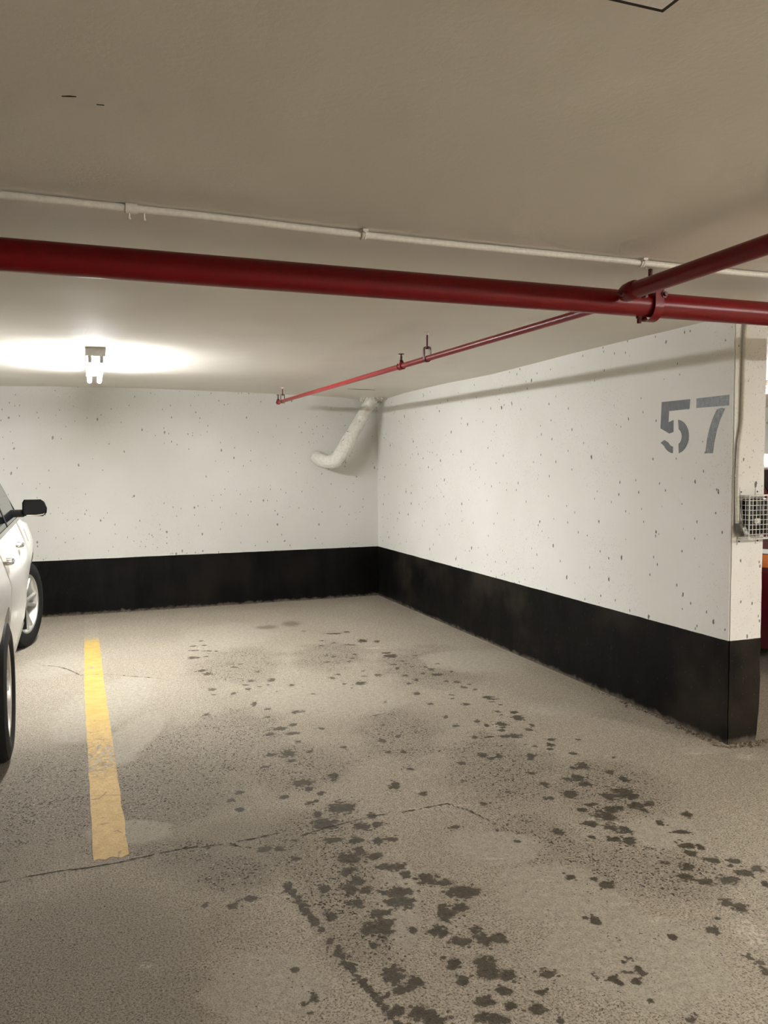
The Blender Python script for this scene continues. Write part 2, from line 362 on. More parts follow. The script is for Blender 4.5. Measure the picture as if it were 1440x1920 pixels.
# surface marks of the floor in world metres: (x, y, half width, half depth)
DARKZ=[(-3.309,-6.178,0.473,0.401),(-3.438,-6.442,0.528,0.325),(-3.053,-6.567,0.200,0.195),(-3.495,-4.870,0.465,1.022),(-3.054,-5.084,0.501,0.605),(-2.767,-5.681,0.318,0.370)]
STAINS=[(-1.122,-1.861,0.072,0.031),(-0.988,-1.839,0.024,0.039),(-1.303,-2.107,0.017,0.021),(-1.361,-2.293,0.021,0.020),(-1.228,-2.229,0.019,0.017),(-1.126,-2.360,0.057,0.020),(-0.976,-2.248,0.039,0.064),(-0.869,-2.315,0.023,0.049),(-1.426,-2.653,0.018,0.018),(-1.376,-2.707,0.021,0.024),(-1.479,-2.854,0.024,0.017),(-1.314,-2.903,0.021,0.023),(-1.259,-2.818,0.025,0.018),(-1.201,-2.699,0.020,0.025),(-0.944,-2.750,0.043,0.031),(-0.955,-2.857,0.050,0.060),(-0.931,-3.045,0.028,0.017),(-0.763,-2.923,0.020,0.018),(-1.036,-3.124,0.024,0.022),(-0.934,-3.136,0.019,0.017),(-0.923,-3.241,0.019,0.016),(-1.049,-3.248,0.013,0.037),(-1.312,-3.222,0.020,0.016),(-1.247,-3.380,0.027,0.035),(-1.582,-3.330,0.024,0.029),(-1.516,-3.255,0.019,0.025),(-1.351,-3.365,0.023,0.012),(-1.550,-3.512,0.017,0.019),(-1.446,-3.543,0.040,0.046),(-1.535,-3.631,0.015,0.013),(-1.902,-3.405,0.022,0.028),(-2.000,-3.214,0.025,0.044),(-2.043,-2.949,0.019,0.026),(-2.118,-3.358,0.017,0.014),(-2.053,-3.335,0.017,0.012),(-2.038,-3.523,0.014,0.011),(-1.822,-3.674,0.021,0.017),(-0.710,-3.226,0.019,0.017),(-0.834,-3.289,0.016,0.022),(-0.825,-3.367,0.024,0.032),(-0.845,-3.526,0.042,0.035),(-0.711,-3.476,0.018,0.021),(-1.071,-3.462,0.026,0.025),(-0.927,-3.454,0.016,0.025),(-1.045,-3.599,0.021,0.029),(-1.129,-3.671,0.017,0.032),(-1.172,-3.916,0.023,0.042),(-0.859,-3.714,0.021,0.019),(-0.798,-3.759,0.025,0.033),(-0.815,-3.900,0.022,0.031),(-0.748,-3.844,0.019,0.014),(-0.769,-3.976,0.018,0.018),(-0.965,-4.041,0.024,0.013),(-1.000,-4.115,0.020,0.012),(-0.979,-4.260,0.027,0.027),(-0.787,-4.161,0.026,0.025),(-0.767,-4.222,0.035,0.016),(-0.783,-4.351,0.017,0.016),(-0.866,-4.472,0.015,0.022),(-0.875,-4.538,0.014,0.014),(-1.071,-4.601,0.018,0.030),(-1.055,-4.686,0.018,0.026),(-1.214,-4.849,0.017,0.030),(-1.225,-4.626,0.021,0.026),(-1.212,-4.452,0.016,0.024),(-1.188,-4.173,0.023,0.016),(-1.444,-4.028,0.013,0.024),(-1.618,-4.459,0.012,0.013),(-1.460,-4.556,0.014,0.008),(-2.182,-3.894,0.020,0.023),(-2.215,-4.056,0.022,0.018),(-2.027,-4.019,0.040,0.029),(-2.114,-4.257,0.022,0.030),(-2.204,-4.298,0.047,0.032),(-2.147,-4.406,0.036,0.031),(-2.274,-4.372,0.020,0.031),(-2.155,-4.555,0.019,0.021),(-1.971,-4.384,0.021,0.019),(-1.952,-4.730,0.019,0.017),(-2.141,-4.724,0.019,0.022),(-2.257,-4.718,0.043,0.054),(-2.259,-4.825,0.028,0.028),(-2.350,-4.705,0.028,0.027),(-2.413,-4.863,0.027,0.015),(-1.716,-4.707,0.022,0.026),(-1.608,-4.676,0.017,0.024),(-1.733,-5.161,0.022,0.017),(-1.677,-4.925,0.019,0.019),(-1.750,-4.891,0.019,0.019),(-1.463,-5.188,0.020,0.025),(-2.282,-1.715,0.023,0.022),(-2.280,-1.904,0.030,0.021),(-2.376,-1.901,0.030,0.021),(-2.392,-2.072,0.044,0.017),(-2.284,-2.130,0.044,0.016),(-2.225,-2.168,0.018,0.020),(-2.426,-2.325,0.050,0.043),(-2.320,-2.317,0.014,0.019),(-2.420,-2.763,0.027,0.038),(-2.403,-2.870,0.033,0.037),(-2.186,-2.641,0.017,0.017),(-2.116,-2.670,0.017,0.017),(-2.179,-2.751,0.023,0.022),(-2.145,-3.186,0.023,0.029),(-2.196,-3.282,0.027,0.019),(-2.206,-3.394,0.020,0.027),(-2.433,-3.308,0.027,0.032),(-2.315,-3.458,0.017,0.030),(-2.448,-3.441,0.016,0.013),(-2.554,-3.867,0.022,0.026),(-2.237,-3.752,0.017,0.059),(-2.594,-5.144,0.018,0.025),(-2.649,-5.221,0.018,0.020),(-2.621,-5.326,0.018,0.017),(-2.898,-6.086,0.011,0.018),(-1.888,-5.336,0.028,0.051),(-1.797,-5.468,0.022,0.027),(-1.592,-5.674,0.017,0.023),(-1.814,-5.847,0.024,0.024),(-1.420,-5.596,0.015,0.012),(-2.288,-5.132,0.050,0.055),(-2.276,-5.219,0.022,0.028),(-2.245,-5.289,0.018,0.027),(-2.124,-5.111,0.026,0.054),(-2.287,-5.364,0.013,0.019),(-2.328,-5.390,0.017,0.030),(-2.198,-5.476,0.065,0.069),(-2.316,-5.501,0.023,0.032),(-2.320,-5.611,0.058,0.061),(-2.102,-5.608,0.023,0.032),(-2.174,-5.691,0.040,0.036),(-2.109,-5.694,0.031,0.026),(-2.412,-5.262,0.021,0.026),(-2.598,-5.150,0.020,0.022),(-2.646,-5.215,0.019,0.026),(-2.628,-5.332,0.023,0.020),(-2.615,-5.741,0.029,0.031),(-2.550,-5.757,0.021,0.027),(-2.515,-5.868,0.024,0.020),(-2.480,-5.716,0.021,0.011),(-2.327,-5.770,0.043,0.028),(-2.244,-5.802,0.030,0.032),(-2.155,-5.843,0.023,0.032),(-2.103,-5.850,0.026,0.021),(-2.313,-5.942,0.049,0.051),(-2.266,-5.906,0.025,0.035),(-2.217,-5.962,0.041,0.029),(-2.215,-6.052,0.028,0.021),(-2.171,-6.069,0.036,0.037),(-2.162,-6.141,0.023,0.031),(-2.354,-6.041,0.031,0.032),(-2.347,-6.118,0.027,0.038),(-2.387,-6.166,0.034,0.044),(-2.331,-6.189,0.026,0.026),(-2.398,-6.268,0.029,0.034),(-2.094,-6.201,0.042,0.038),(-2.050,-6.243,0.031,0.023),(-2.022,-6.324,0.052,0.043),(-1.977,-6.350,0.030,0.024),(-2.237,-6.248,0.060,0.043),(-2.250,-6.311,0.055,0.041),(-2.337,-6.356,0.036,0.033),(-2.409,-6.429,0.028,0.043),(-2.359,-6.441,0.031,0.067),(-2.503,-6.313,0.025,0.032),(-2.475,-6.132,0.019,0.037),(-2.275,-6.492,0.016,0.024),(-2.199,-6.524,0.031,0.034),(-2.134,-6.442,0.028,0.046),(-2.071,-6.424,0.032,0.033),(-2.128,-6.402,0.018,0.027),(-2.158,-6.604,0.037,0.029),(-2.085,-6.563,0.021,0.021),(-2.084,-6.620,0.030,0.029),(-2.034,-6.627,0.024,0.030),(-2.235,-6.704,0.026,0.026),(-2.245,-6.666,0.008,0.013),(-2.419,-6.682,0.031,0.051),(-2.139,-6.746,0.032,0.048),(-2.140,-6.796,0.031,0.031),(-2.239,-6.785,0.028,0.025),(-2.378,-6.747,0.025,0.029),(-2.426,-6.759,0.031,0.024),(-2.220,-6.894,0.030,0.028),(-2.148,-6.887,0.024,0.019),(-2.410,-6.883,0.044,0.039),(-2.383,-6.922,0.035,0.026),(-2.472,-6.850,0.023,0.026),(-2.796,-6.113,0.020,0.026),(-2.737,-6.096,0.022,0.021),(-2.693,-6.555,0.013,0.016),(-2.673,-6.704,0.012,0.023),(-2.708,-6.720,0.007,0.009),(-2.706,-6.769,0.009,0.009),(-2.478,-6.775,0.007,0.014),(-2.427,-6.530,0.013,0.017),(-0.770,-4.180,0.039,0.023),(-0.753,-4.231,0.026,0.014),(-0.797,-4.272,0.019,0.013),(-0.783,-4.353,0.015,0.013),(-0.867,-4.469,0.015,0.017),(-0.780,-4.526,0.025,0.029),(-0.813,-4.632,0.036,0.051),(-0.808,-4.786,0.019,0.026),(-0.865,-4.849,0.023,0.025),(-0.964,-4.696,0.035,0.045),(-1.014,-4.801,0.025,0.025),(-0.983,-4.755,0.017,0.015),(-1.056,-4.687,0.016,0.026),(-1.136,-4.871,0.028,0.020),(-1.060,-4.894,0.020,0.024),(-0.999,-4.911,0.045,0.034),(-0.975,-5.097,0.017,0.019),(-0.838,-5.040,0.022,0.024),(-0.889,-5.111,0.024,0.023),(-0.924,-5.168,0.016,0.019),(-0.696,-5.097,0.016,0.017),(-1.071,-5.217,0.031,0.030),(-1.103,-5.261,0.021,0.020),(-1.194,-5.430,0.022,0.019),(-0.848,-5.271,0.023,0.021),(-0.903,-5.443,0.030,0.051),(-0.966,-5.448,0.017,0.019),(-1.013,-5.571,0.033,0.047),(-1.028,-5.652,0.032,0.035),(-1.079,-5.568,0.021,0.021),(-1.210,-5.580,0.022,0.030),(-1.163,-5.721,0.039,0.043),(-1.278,-5.725,0.025,0.023),(-0.830,-5.560,0.027,0.027),(-0.815,-5.672,0.027,0.037),(-0.686,-5.401,0.012,0.015),(-1.015,-5.816,0.032,0.042),(-0.923,-5.803,0.056,0.060),(-0.910,-5.846,0.032,0.043),(-0.957,-5.942,0.040,0.038),(-0.892,-5.944,0.027,0.027),(-0.964,-6.001,0.018,0.026),(-1.089,-5.940,0.035,0.033),(-1.039,-5.937,0.022,0.027),(-1.155,-5.981,0.048,0.063),(-1.154,-5.860,0.020,0.018),(-1.117,-5.861,0.016,0.013),(-1.208,-5.885,0.024,0.026),(-1.255,-6.021,0.034,0.036),(-1.197,-6.081,0.034,0.044),(-1.162,-6.130,0.038,0.035),(-1.257,-6.178,0.027,0.033),(-1.208,-6.216,0.032,0.046),(-1.435,-6.039,0.023,0.030),(-1.326,-6.131,0.018,0.019),(-0.977,-6.120,0.020,0.027),(-0.817,-6.097,0.024,0.030),(-0.954,-6.232,0.033,0.024),(-1.014,-6.343,0.030,0.031),(-0.976,-6.363,0.016,0.026),(-1.045,-6.391,0.026,0.030),(-1.013,-6.465,0.028,0.026),(-0.937,-6.504,0.026,0.022),(-1.135,-6.472,0.025,0.036),(-0.971,-6.590,0.041,0.028),(-0.900,-6.587,0.029,0.023),(-0.980,-6.529,0.019,0.012),(-1.194,-6.535,0.030,0.031),(-1.595,-6.379,0.021,0.023),(-1.301,-5.116,0.026,0.036),(-1.291,-5.175,0.021,0.023),(-1.230,-5.160,0.019,0.036),(-1.589,-5.675,0.015,0.020),(-1.634,-6.055,0.014,0.013),(-1.036,-6.293,0.008,0.007),(-1.168,-6.297,0.020,0.027),(-1.197,-6.411,0.023,0.017),(-1.146,-6.591,0.029,0.028),(-1.062,-6.616,0.037,0.035),(-0.962,-6.686,0.015,0.028),(-1.518,-6.426,0.022,0.012),(-1.504,-6.474,0.028,0.040),(-1.186,-6.728,0.024,0.026),(-1.162,-6.768,0.028,0.031),(-1.704,-6.634,0.010,0.010),(-1.682,-6.660,0.018,0.025),(-1.502,-6.833,0.016,0.020),(-1.355,-6.842,0.025,0.023),(-1.351,-6.865,0.010,0.012),(-1.288,-6.800,0.007,0.007),(-2.084,-6.628,0.026,0.034),(-2.040,-6.633,0.029,0.034),(-1.709,-6.878,0.011,0.010),(-1.735,-6.888,0.011,0.006),(-1.714,-6.928,0.012,0.016),(-1.714,-6.957,0.018,0.015),(-1.755,-6.934,0.024,0.010),(-1.813,-6.944,0.018,0.015),(-1.811,-6.966,0.015,0.018),(-1.759,-6.978,0.018,0.018),(-1.859,-6.904,0.018,0.017),(-1.984,-6.852,0.027,0.022),(-2.049,-6.923,0.017,0.020),(-2.164,-6.940,0.019,0.019),(-2.096,-6.985,0.028,0.026),(-1.346,-7.041,0.018,0.017),(-1.367,-7.081,0.015,0.016),(-1.357,-7.004,0.012,0.008),(-2.143,-6.753,0.034,0.051),(-2.105,-6.810,0.027,0.030),(-2.148,-6.875,0.023,0.018),(-2.218,-6.896,0.023,0.027),(-2.235,-6.976,0.050,0.025),(-2.064,-7.047,0.011,0.008),(-1.775,-7.066,0.007,0.006),(-1.706,-7.164,0.005,0.005),(-1.731,-7.176,0.008,0.004),(-2.594,-6.067,0.015,0.038),(-2.588,-6.119,0.014,0.037),(-2.582,-6.170,0.014,0.036),(-2.578,-6.212,0.014,0.035),(-2.573,-6.250,0.014,0.034),(-2.569,-6.287,0.014,0.033),(-2.564,-6.332,0.013,0.032),(-2.559,-6.378,0.013,0.031),(-2.552,-6.451,0.013,0.030),(-2.544,-6.515,0.013,0.029),(-2.540,-6.554,0.013,0.028),(-2.535,-6.593,0.012,0.027),(-2.530,-6.629,0.012,0.026),(-2.525,-6.663,0.012,0.026),(-2.520,-6.694,0.012,0.025),(-2.514,-6.725,0.012,0.025),(-2.512,-6.762,0.012,0.024),(-2.509,-6.797,0.011,0.023),(-2.504,-6.826,0.011,0.023),(-2.498,-6.854,0.011,0.022),(-2.493,-6.896,0.011,0.022)]
FAINT=[(-1.622,-1.359,0.126,0.127),(-1.362,-1.280,0.103,0.175),(-1.339,-1.653,0.033,0.032)]
ROUGH=[(-3.083,-4.727,0.712,0.879),(-3.413,-4.781,0.371,0.739),(-2.528,-4.389,0.380,0.706),(-2.399,-5.771,0.257,0.397),(-2.408,-6.097,0.176,0.309),(-2.946,-5.645,0.213,0.139),(-2.256,-4.907,0.325,0.371),(-1.569,-4.626,0.301,0.553),(-1.311,-5.320,0.343,0.578),(-0.943,-5.719,0.325,0.397),(-1.480,-6.300,0.266,0.261),(-1.249,-6.483,0.238,0.233),(-2.138,-2.681,0.407,0.674),(-0.749,-3.233,0.442,0.742),(-1.397,-2.635,0.342,0.550),(-1.527,-5.993,0.200,0.203),(-2.740,-5.903,0.161,0.185),(-2.447,-6.464,0.174,0.182)]
PATCH=[(-3.128,-3.409,0.288,0.791),(-3.013,-4.143,0.150,0.562),(-3.112,-5.377,0.203,0.132),(-3.467,-2.183,0.308,0.449),(-0.374,-3.258,0.494,0.431),(0.088,-1.572,0.315,0.417),(-0.452,-4.586,0.265,0.142),(-1.745,-3.789,0.577,0.431),(-0.189,-5.465,0.170,0.061),(-2.793,-6.589,0.205,0.203),(-1.741,-6.067,0.213,0.162),(-1.704,-6.465,0.246,0.242),(-1.682,-6.872,0.346,0.290),(-1.010,-6.201,0.188,0.157),(-2.245,-6.308,0.074,0.351),(-2.005,-1.504,0.483,0.591)]
LIGHTP=[(-1.213,-5.988,0.046,0.033),(-1.165,-6.298,0.043,0.053),(-1.170,-6.061,0.034,0.038),(-1.480,-6.734,0.054,0.024),(-1.248,-6.906,0.078,0.117),(-1.723,-5.638,0.144,0.015),(-1.873,-5.622,0.107,0.017),(0.015,-0.559,0.076,0.086),(-0.234,-5.517,0.126,0.025),(-0.042,-5.652,0.083,0.059),(-1.784,-6.153,0.062,0.009),(-1.697,-6.363,0.059,0.008),(-1.525,-6.608,0.056,0.009),(-3.121,-6.370,0.025,0.020),(0.601,-4.696,0.007,0.013),(-0.984,-2.540,0.133,0.030)]
CRACKS=[[(-3.690,-5.635),(-3.582,-5.648),(-3.474,-5.640),(-3.380,-5.637),(-3.266,-5.651),(-3.148,-5.647),(-3.005,-5.628),(-2.921,-5.621),(-2.797,-5.640),(-2.711,-5.644),(-2.529,-5.627)],[(-3.564,-2.120),(-3.428,-2.228),(-3.352,-2.364),(-3.278,-2.561),(-3.094,-2.602),(-2.915,-2.740),(-2.740,-2.874)],[(-2.452,-5.683),(-2.252,-5.637),(-2.097,-5.612),(-1.950,-5.622),(-1.742,-5.612),(-1.681,-5.716),(-1.636,-5.879)],[(-1.610,-4.267),(-1.534,-4.252),(-1.496,-4.290)],[(-1.646,-5.875),(-1.663,-5.939)],[(-2.840,-5.643),(-2.754,-5.642),(-2.659,-5.714)]]
# ================================================================ SETTING
# ---- floor: fine grid where the photo looks, carrying the stain / patch / crack fields
def field(X, Y, blobs, fall=1.0):
    ang = math.radians(20.6435); ux, uy = math.cos(ang), -math.sin(ang); vx, vy = math.sin(ang), math.cos(ang)
    F = np.full(X.shape, -3.0, dtype=np.float32)
    for cx, cy, ra, rb in blobs:
        m = (abs(X-cx) < 4*max(ra, rb)+.05) & (abs(Y-cy) < 4*max(ra, rb)+.05)
        dx = X[m]-cx; dy = Y[m]-cy
        d = np.sqrt(((dx*ux+dy*uy)/max(ra, .012))**2 + ((dx*vx+dy*vy)/max(rb, .012))**2)
        F[m] = np.maximum(F[m], 1-d)
    return F
def crackfield(X, Y, lines):
    F = np.full(X.shape, .5, dtype=np.float32)
    for L in lines:
        for (x0, y0), (x1, y1) in zip(L, L[1:]):
            dx, dy = x1-x0, y1-y0; t = np.clip(((X-x0)*dx+(Y-y0)*dy)/(dx*dx+dy*dy), 0, 1)
            F = np.minimum(F, np.hypot(X-x0-t*dx, Y-y0-t*dy))
    return F
def add_fields(me, X, Y):
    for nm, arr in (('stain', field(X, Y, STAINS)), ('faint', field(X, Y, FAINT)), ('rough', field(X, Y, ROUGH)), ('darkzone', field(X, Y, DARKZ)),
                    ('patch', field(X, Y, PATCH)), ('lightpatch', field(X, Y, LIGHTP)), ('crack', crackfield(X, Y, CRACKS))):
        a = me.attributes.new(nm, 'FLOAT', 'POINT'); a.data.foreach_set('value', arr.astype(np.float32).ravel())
def make_floor():
    st = .0125
    xs = np.concatenate([[-13, -9, -6, -5], np.arange(-4.3, .7, st), [.7, 1.5, 3, 6, 9]])
    ys = np.concatenate([[-15, -12, -9.5, -8.5], np.arange(-7.6, 0.0, st), [0.0, .3]])
    X, Y = np.meshgrid(xs, ys); nx, ny = len(xs), len(ys)
    co = np.stack([X, Y, np.zeros_like(X)], -1).astype(np.float32).reshape(-1, 3)
    i = np.arange(nx*ny).reshape(ny, nx)
    q = np.stack([i[:-1, :-1], i[:-1, 1:], i[1:, 1:], i[1:, :-1]], -1).reshape(-1, 4)
    me = bpy.data.meshes.new('floor'); me.vertices.add(len(co)); me.vertices.foreach_set('co', co.ravel())
    me.loops.add(q.size); me.loops.foreach_set('vertex_index', q.ravel().astype(np.int32))
    me.polygons.add(len(q)); me.polygons.foreach_set('loop_start', np.arange(0, q.size, 4, dtype=np.int32))
    me.update(calc_edges=True)
    add_fields(me, X.ravel(), Y.ravel()); me.materials.append(M['floor'])
    o = bpy.data.objects.new('floor', me); C.objects.link(o); structure(o)
make_floor()

def ceil_z(x, y):
    # the slab sags and rises a little, lowest in the corner
    yy = [-15, -5.2, -4.0, -2.8, -1.9, -.86, -.3, 0]; zz = [2.30, 2.308, 2.297, 2.270, 2.277, 2.268, 2.25, 2.25]
    zr = float(np.interp(y, yy, zz))
    xx = [-13, -4, -3.4, -2.6, -1.4, -.3, 0]; zb = float(np.interp(x, xx, [2.30, 2.309, 2.321, 2.325, 2.306, 2.29, 2.27]))
    z = CEIL
    wr = math.exp(-max(0, -x)/.55) if x < 0 else math.exp(-x/1.0)
    wb = math.exp(y/.9)*(1-wr)
    z = z*(1-wr-wb) + zr*wr + zb*wb
    z += .003*noise.noise(Vector((x*.9, y*.9, 3.3))) + .0012*noise.noise(Vector((x*3, y*3, 1)))
    r2 = (x+.10)**2 + (y+.10)**2
    return z - .035*math.exp(-r2/.03)
def make_ceiling():
    bm = bmesh.new()
    xs = [-13, -10, -8, -6.5] + [-5.5+.1*i for i in range(61)] + [1.2, 2, 3, 4.5, 6, 9]
    ys = [-15, -12, -10.5] + [-9.5+.1*i for i in range(96)] + [.2]
    g = [[bm.verts.new((x, y, ceil_z(x, y))) for x in xs] for y in ys]
    for a, b in zip(g, g[1:]):
        for i in range(len(xs)-1): bm.faces.new((a[i], b[i], b[i+1], a[i+1]))
    o = new('ceiling', bm, M['ceiling'], auto=80); structure(o)
    o.modifiers.new('slab', 'SOLIDIFY').thickness = .25; o.modifiers['slab'].offset = 1 if o.data.polygons[0].normal.z > 0 else -1
    return o
ceiling = make_ceiling()

def wall(name, x0, x1, y0, y1, mat, z1=2.36):
    bm = bmesh.new(); box(bm, x0, x1, y0, y1, -.02, z1)
    return structure(new(name, bm, mat, smooth=False))
wall('wall_back', -13, 9, 0, .25, M['wall_back'])
wall('wall_left', -13.25, -13, -15, .25, M['wall_back'])
wall('wall_front', -13.25, 9.25, -15.25, -15, M['wall_back'])
wall('wall_far_right', 9, 9.25, -15, .25, M['wall_back'])
def make_partition():
    # 22 cm concrete wall with slightly uneven arrises, chipped at the foot of its end
    bm = bmesh.new(); box(bm, 0, WT, -WL, .05, -.02, 2.36)
    bmesh.ops.bevel(bm, geom=[e for e in bm.edges if abs(e.verts[0].co.z-e.verts[1].co.z) > 1], offset=.006, segments=2, affect='EDGES')
    for z in np.concatenate([np.arange(.0, .62, .03), np.arange(.65, 2.3, .05)]):
        bmesh.ops.bisect_plane(bm, geom=bm.verts[:]+bm.edges[:]+bm.faces[:], plane_co=(0, 0, z), plane_no=(0, 0, 1))
    for y in (-5.3, -5.1, -4.9): bmesh.ops.bisect_plane(bm, geom=bm.verts[:]+bm.edges[:]+bm.faces[:], plane_co=(0, y, 0), plane_no=(0, 1, 0))
    for v in bm.verts:
        if v.co.y < -WL+.02:
            right = v.co.x > WT/2
            n = noise.noise(Vector((v.co.x*2, 7.7 if right else 1.1, v.co.z*9)))
            low = max(0, 1-v.co.z/.55)
            if right: v.co.x += n*(.003+.010*low) - .022*max(0, 1-v.co.z/.14)
            else: v.co.x += n*(.0015+.003*low)
            v.co.y += abs(noise.noise(Vector((5, v.co.x*9, v.co.z*14))))*(.002+.012*max(0, 1-v.co.z/.2))
    return structure(new('wall_right', bm, M['wall'], auto=30))
make_partition()

# ceiling scars: an open joint near the drain and small nicks in the paint (surface details of the ceiling)
def nick(pts, wd):
    bm = bmesh.new(); pts = [Vector(p) for p in pts]; n = len(pts)
    L, R = [], []
    for i, p in enumerate(pts):
        d = (pts[min(i+1, n-1)]-pts[max(i-1, 0)]).normalized(); s = Vector((-d.y, d.x, 0))*wd*(.25 if i in (0, n-1) else 1)/2
        z = ceil_z(p.x, p.y)
        for side, sg in ((L, 1), (R, -1)):
            q = p+s*sg; side.append((bm.verts.new((q.x, q.y, z+.002)), bm.verts.new((q.x, q.y, z-.0015))))
    for i in range(n-1):
        bm.faces.new((L[i][1], L[i+1][1], R[i+1][1], R[i][1])); bm.faces.new((L[i][0], L[i][1], R[i][1], R[i][0]) if 0 else (L[i][0], L[i+1][0], L[i+1][1], L[i][1]))
        bm.faces.new((R[i][0], R[i+1][0], R[i+1][1], R[i][1]))
    return bm
for nm, pts, wd in (('open_joint', [(-.66, -.93, 0), (-.55, -.925, 0), (-.45, -.94, 0), (-.37, -.958, 0)], .03),
                    ('paint_nick', [(-3.29, -7.08, 0), (-3.275, -7.085, 0), (-3.262, -7.088, 0)], .004),
                    ('paint_nick', [(-3.222, -7.062, 0), (-3.207, -7.064, 0)], .003)):
    new(nm, nick(pts, wd), M['seam'], ceiling, smooth=False)

# access hatch in the ceiling above the camera
t = thing('access_hatch', 'painted ceiling hatch with a dark open seam, cut off by the top edge', 'hatch', (-2.352-.2, -7.77-.2, CEIL))
bm = bmesh.new(); box(bm, -.197, .197, -.197, .197, -.004, .03, .002); new('hatch_door', bm, M['hatch'], t)
bm = bmesh.new()
for a in ((-.205, .205, .197, .205), (-.205, .205, -.205, -.197), (-.205, -.197, -.197, .197), (.197, .205, -.197, .197)): box(bm, *a, -.0025, .02)
new('hatch_seam', bm, M['seam'], t, smooth=False)

# ================================================================ FLOOR MARKINGS
def make_line():
    y0, y1 = -5.60, -.22; st = .0125
    ny = int((y1-y0)/st)+1; nx = 14; rows = []
    bm = bmesh.new()
    for j in range(ny):
        y = y0+j*st
        l = -3.254+(.040*max(0, (y+2.9)/2.9)) + .004*noise.noise(Vector((1, y*7, 0)))+.002*noise.noise(Vector((1, y*30, 0)))
        r = -3.121+(.02*max(0, (y+2.9)/2.9)) + .006*noise.noise(Vector((9, y*6, 0)))+.003*noise.noise(Vector((9, y*30, 0)))
        if y < -5.5:
            for (yy_, dd) in (): pass
        row = []
        for i in range(nx):
            x = l+(r-l)*i/(nx-1)
            yo = 0
            if j == 0: yo = .018*noise.noise(Vector((x*22, 3, 0)))+.01*math.sin(i*1.1)
            row.append(bm.verts.new((x, y+yo, .0016)))
        rows.append(row)
    for a, b in zip(rows, rows[1:]):
        for i in range(nx-1): bm.faces.new((a[i], a[i+1], b[i+1], b[i]))
    r = bmesh.ops.extrude_face_region(bm, geom=bm.faces[:])
    bmesh.ops.translate(bm, vec=(0, 0, -.0014), verts=[v for v in r['geom'] if isinstance(v, bmesh.types.BMVert)])
    o = new('parking_line', bm, M['line'], auto=60)
    me = o.data; co = np.empty(len(me.vertices)*3, dtype=np.float32); me.vertices.foreach_get('co', co); co = co.reshape(-1, 3)
    add_fields(me, co[:, 0], co[:, 1])
    tag(o, 'worn yellow painted bay line on the concrete floor beside the white car', 'parking line')
make_line()

# stencilled 57 : polygons in (u, v) = photo-scaled units; u to the right along the wall (-y), v up
def poly_slab(bm, pts):
    vs = [bm.verts.new((-.0012, y, z)) for y, z in pts]; f = bm.faces.new(vs)
    r = bmesh.ops.extrude_face_region(bm, geom=[f])
    bmesh.ops.translate(bm, vec=(.001, 0, 0), verts=[v for v in r['geom'] if isinstance(v, bmesh.types.BMVert)])
def mat_stencil(name, c0, c1, streak):
    t_ = NT(name); o = t_.obj()
    n = t_.noise(t_.mapping(o, (1, 3, 1)), 18, 5, .75)
    c = t_.mix(t_.ramp(n, .38, .68), c0, c1)
    h = t_.voro(o, 28.0)
    c = t_.mix(t_.ramp(h.outputs['Distance'], .10, .16, .9, 0), c, (.02, .02, .02))
    if streak:
        c = t_.mix(t_.ramp(t_.noise(t_.mapping(o, (1, 1, 4)), 30, 4, .8), .55, .7, 0, .7), c, (.45, .47, .47))
    return t_.fin(c, .45, t_.bump(n, .2, .002))
ms5 = mat_stencil('stencil_grey', (.045, .050, .050), (.078, .083, .082), False)
ms7 = mat_stencil('stencil_grey_streaked', (.085, .093, .096), (.17, .18, .185), True)
def arc(cy, cz, ry, rz, a0, a1, n=16):   # angles in degrees, 0 = right (towards -y), 90 = up
    return [(cy - ry*math.cos(math.radians(a0+(a1-a0)*i/n)), cz + rz*math.sin(math.radians(a0+(a1-a0)*i/n))) for i in range(n+1)]
t = thing('painted_number', 'grey stencilled 57 painted high on the white side wall near its end', 'painted number', (0, 0, 0))
bm = bmesh.new()
# upper stroke and the left arm of the five
poly_slab(bm, [(-4.897, 1.893), (-5.137, 1.893), (-5.133, 1.838), (-4.962, 1.836), (-4.958, 1.770), (-5.002, 1.782), (-5.002, 1.712), (-4.968, 1.704), (-4.889, 1.738)])
C5 = (-5.010, 1.679)
poly_slab(bm, arc(-5.030, 1.684, .102, .098, 84, -78, 22) + arc(-5.030, 1.684, .044, .046, -66, 66, 16))
poly_slab(bm, [(-4.892, 1.652), (-4.925, 1.668)] + arc(-5.010, 1.688, .060, .062, 208, 262, 6)[1:] + [(-5.000, 1.589)] + arc(-5.010, 1.690, .105, .102, 264, 214, 8)[1:])
new('digit_five', bm, ms5, t, smooth=False)
bm = bmesh.new()
poly_slab(bm, [(-5.189, 1.893), (-5.437, 1.895), (-5.437, 1.838), (-5.189, 1.840)])
L_ = [(-5.348, 1.822), (-5.318, 1.775), (-5.296, 1.725), (-5.278, 1.665), (-5.266, 1.585)]
R_ = [(-5.323, 1.585), (-5.333, 1.650), (-5.349, 1.710), (-5.372, 1.765), (-5.408, 1.824)]
poly_slab(bm, [p for p in L_]+R_+[(-5.38, 1.829)])
tag(new('digit_seven', bm, ms7, t, smooth=False), 'paler, streaky grey stencilled seven')

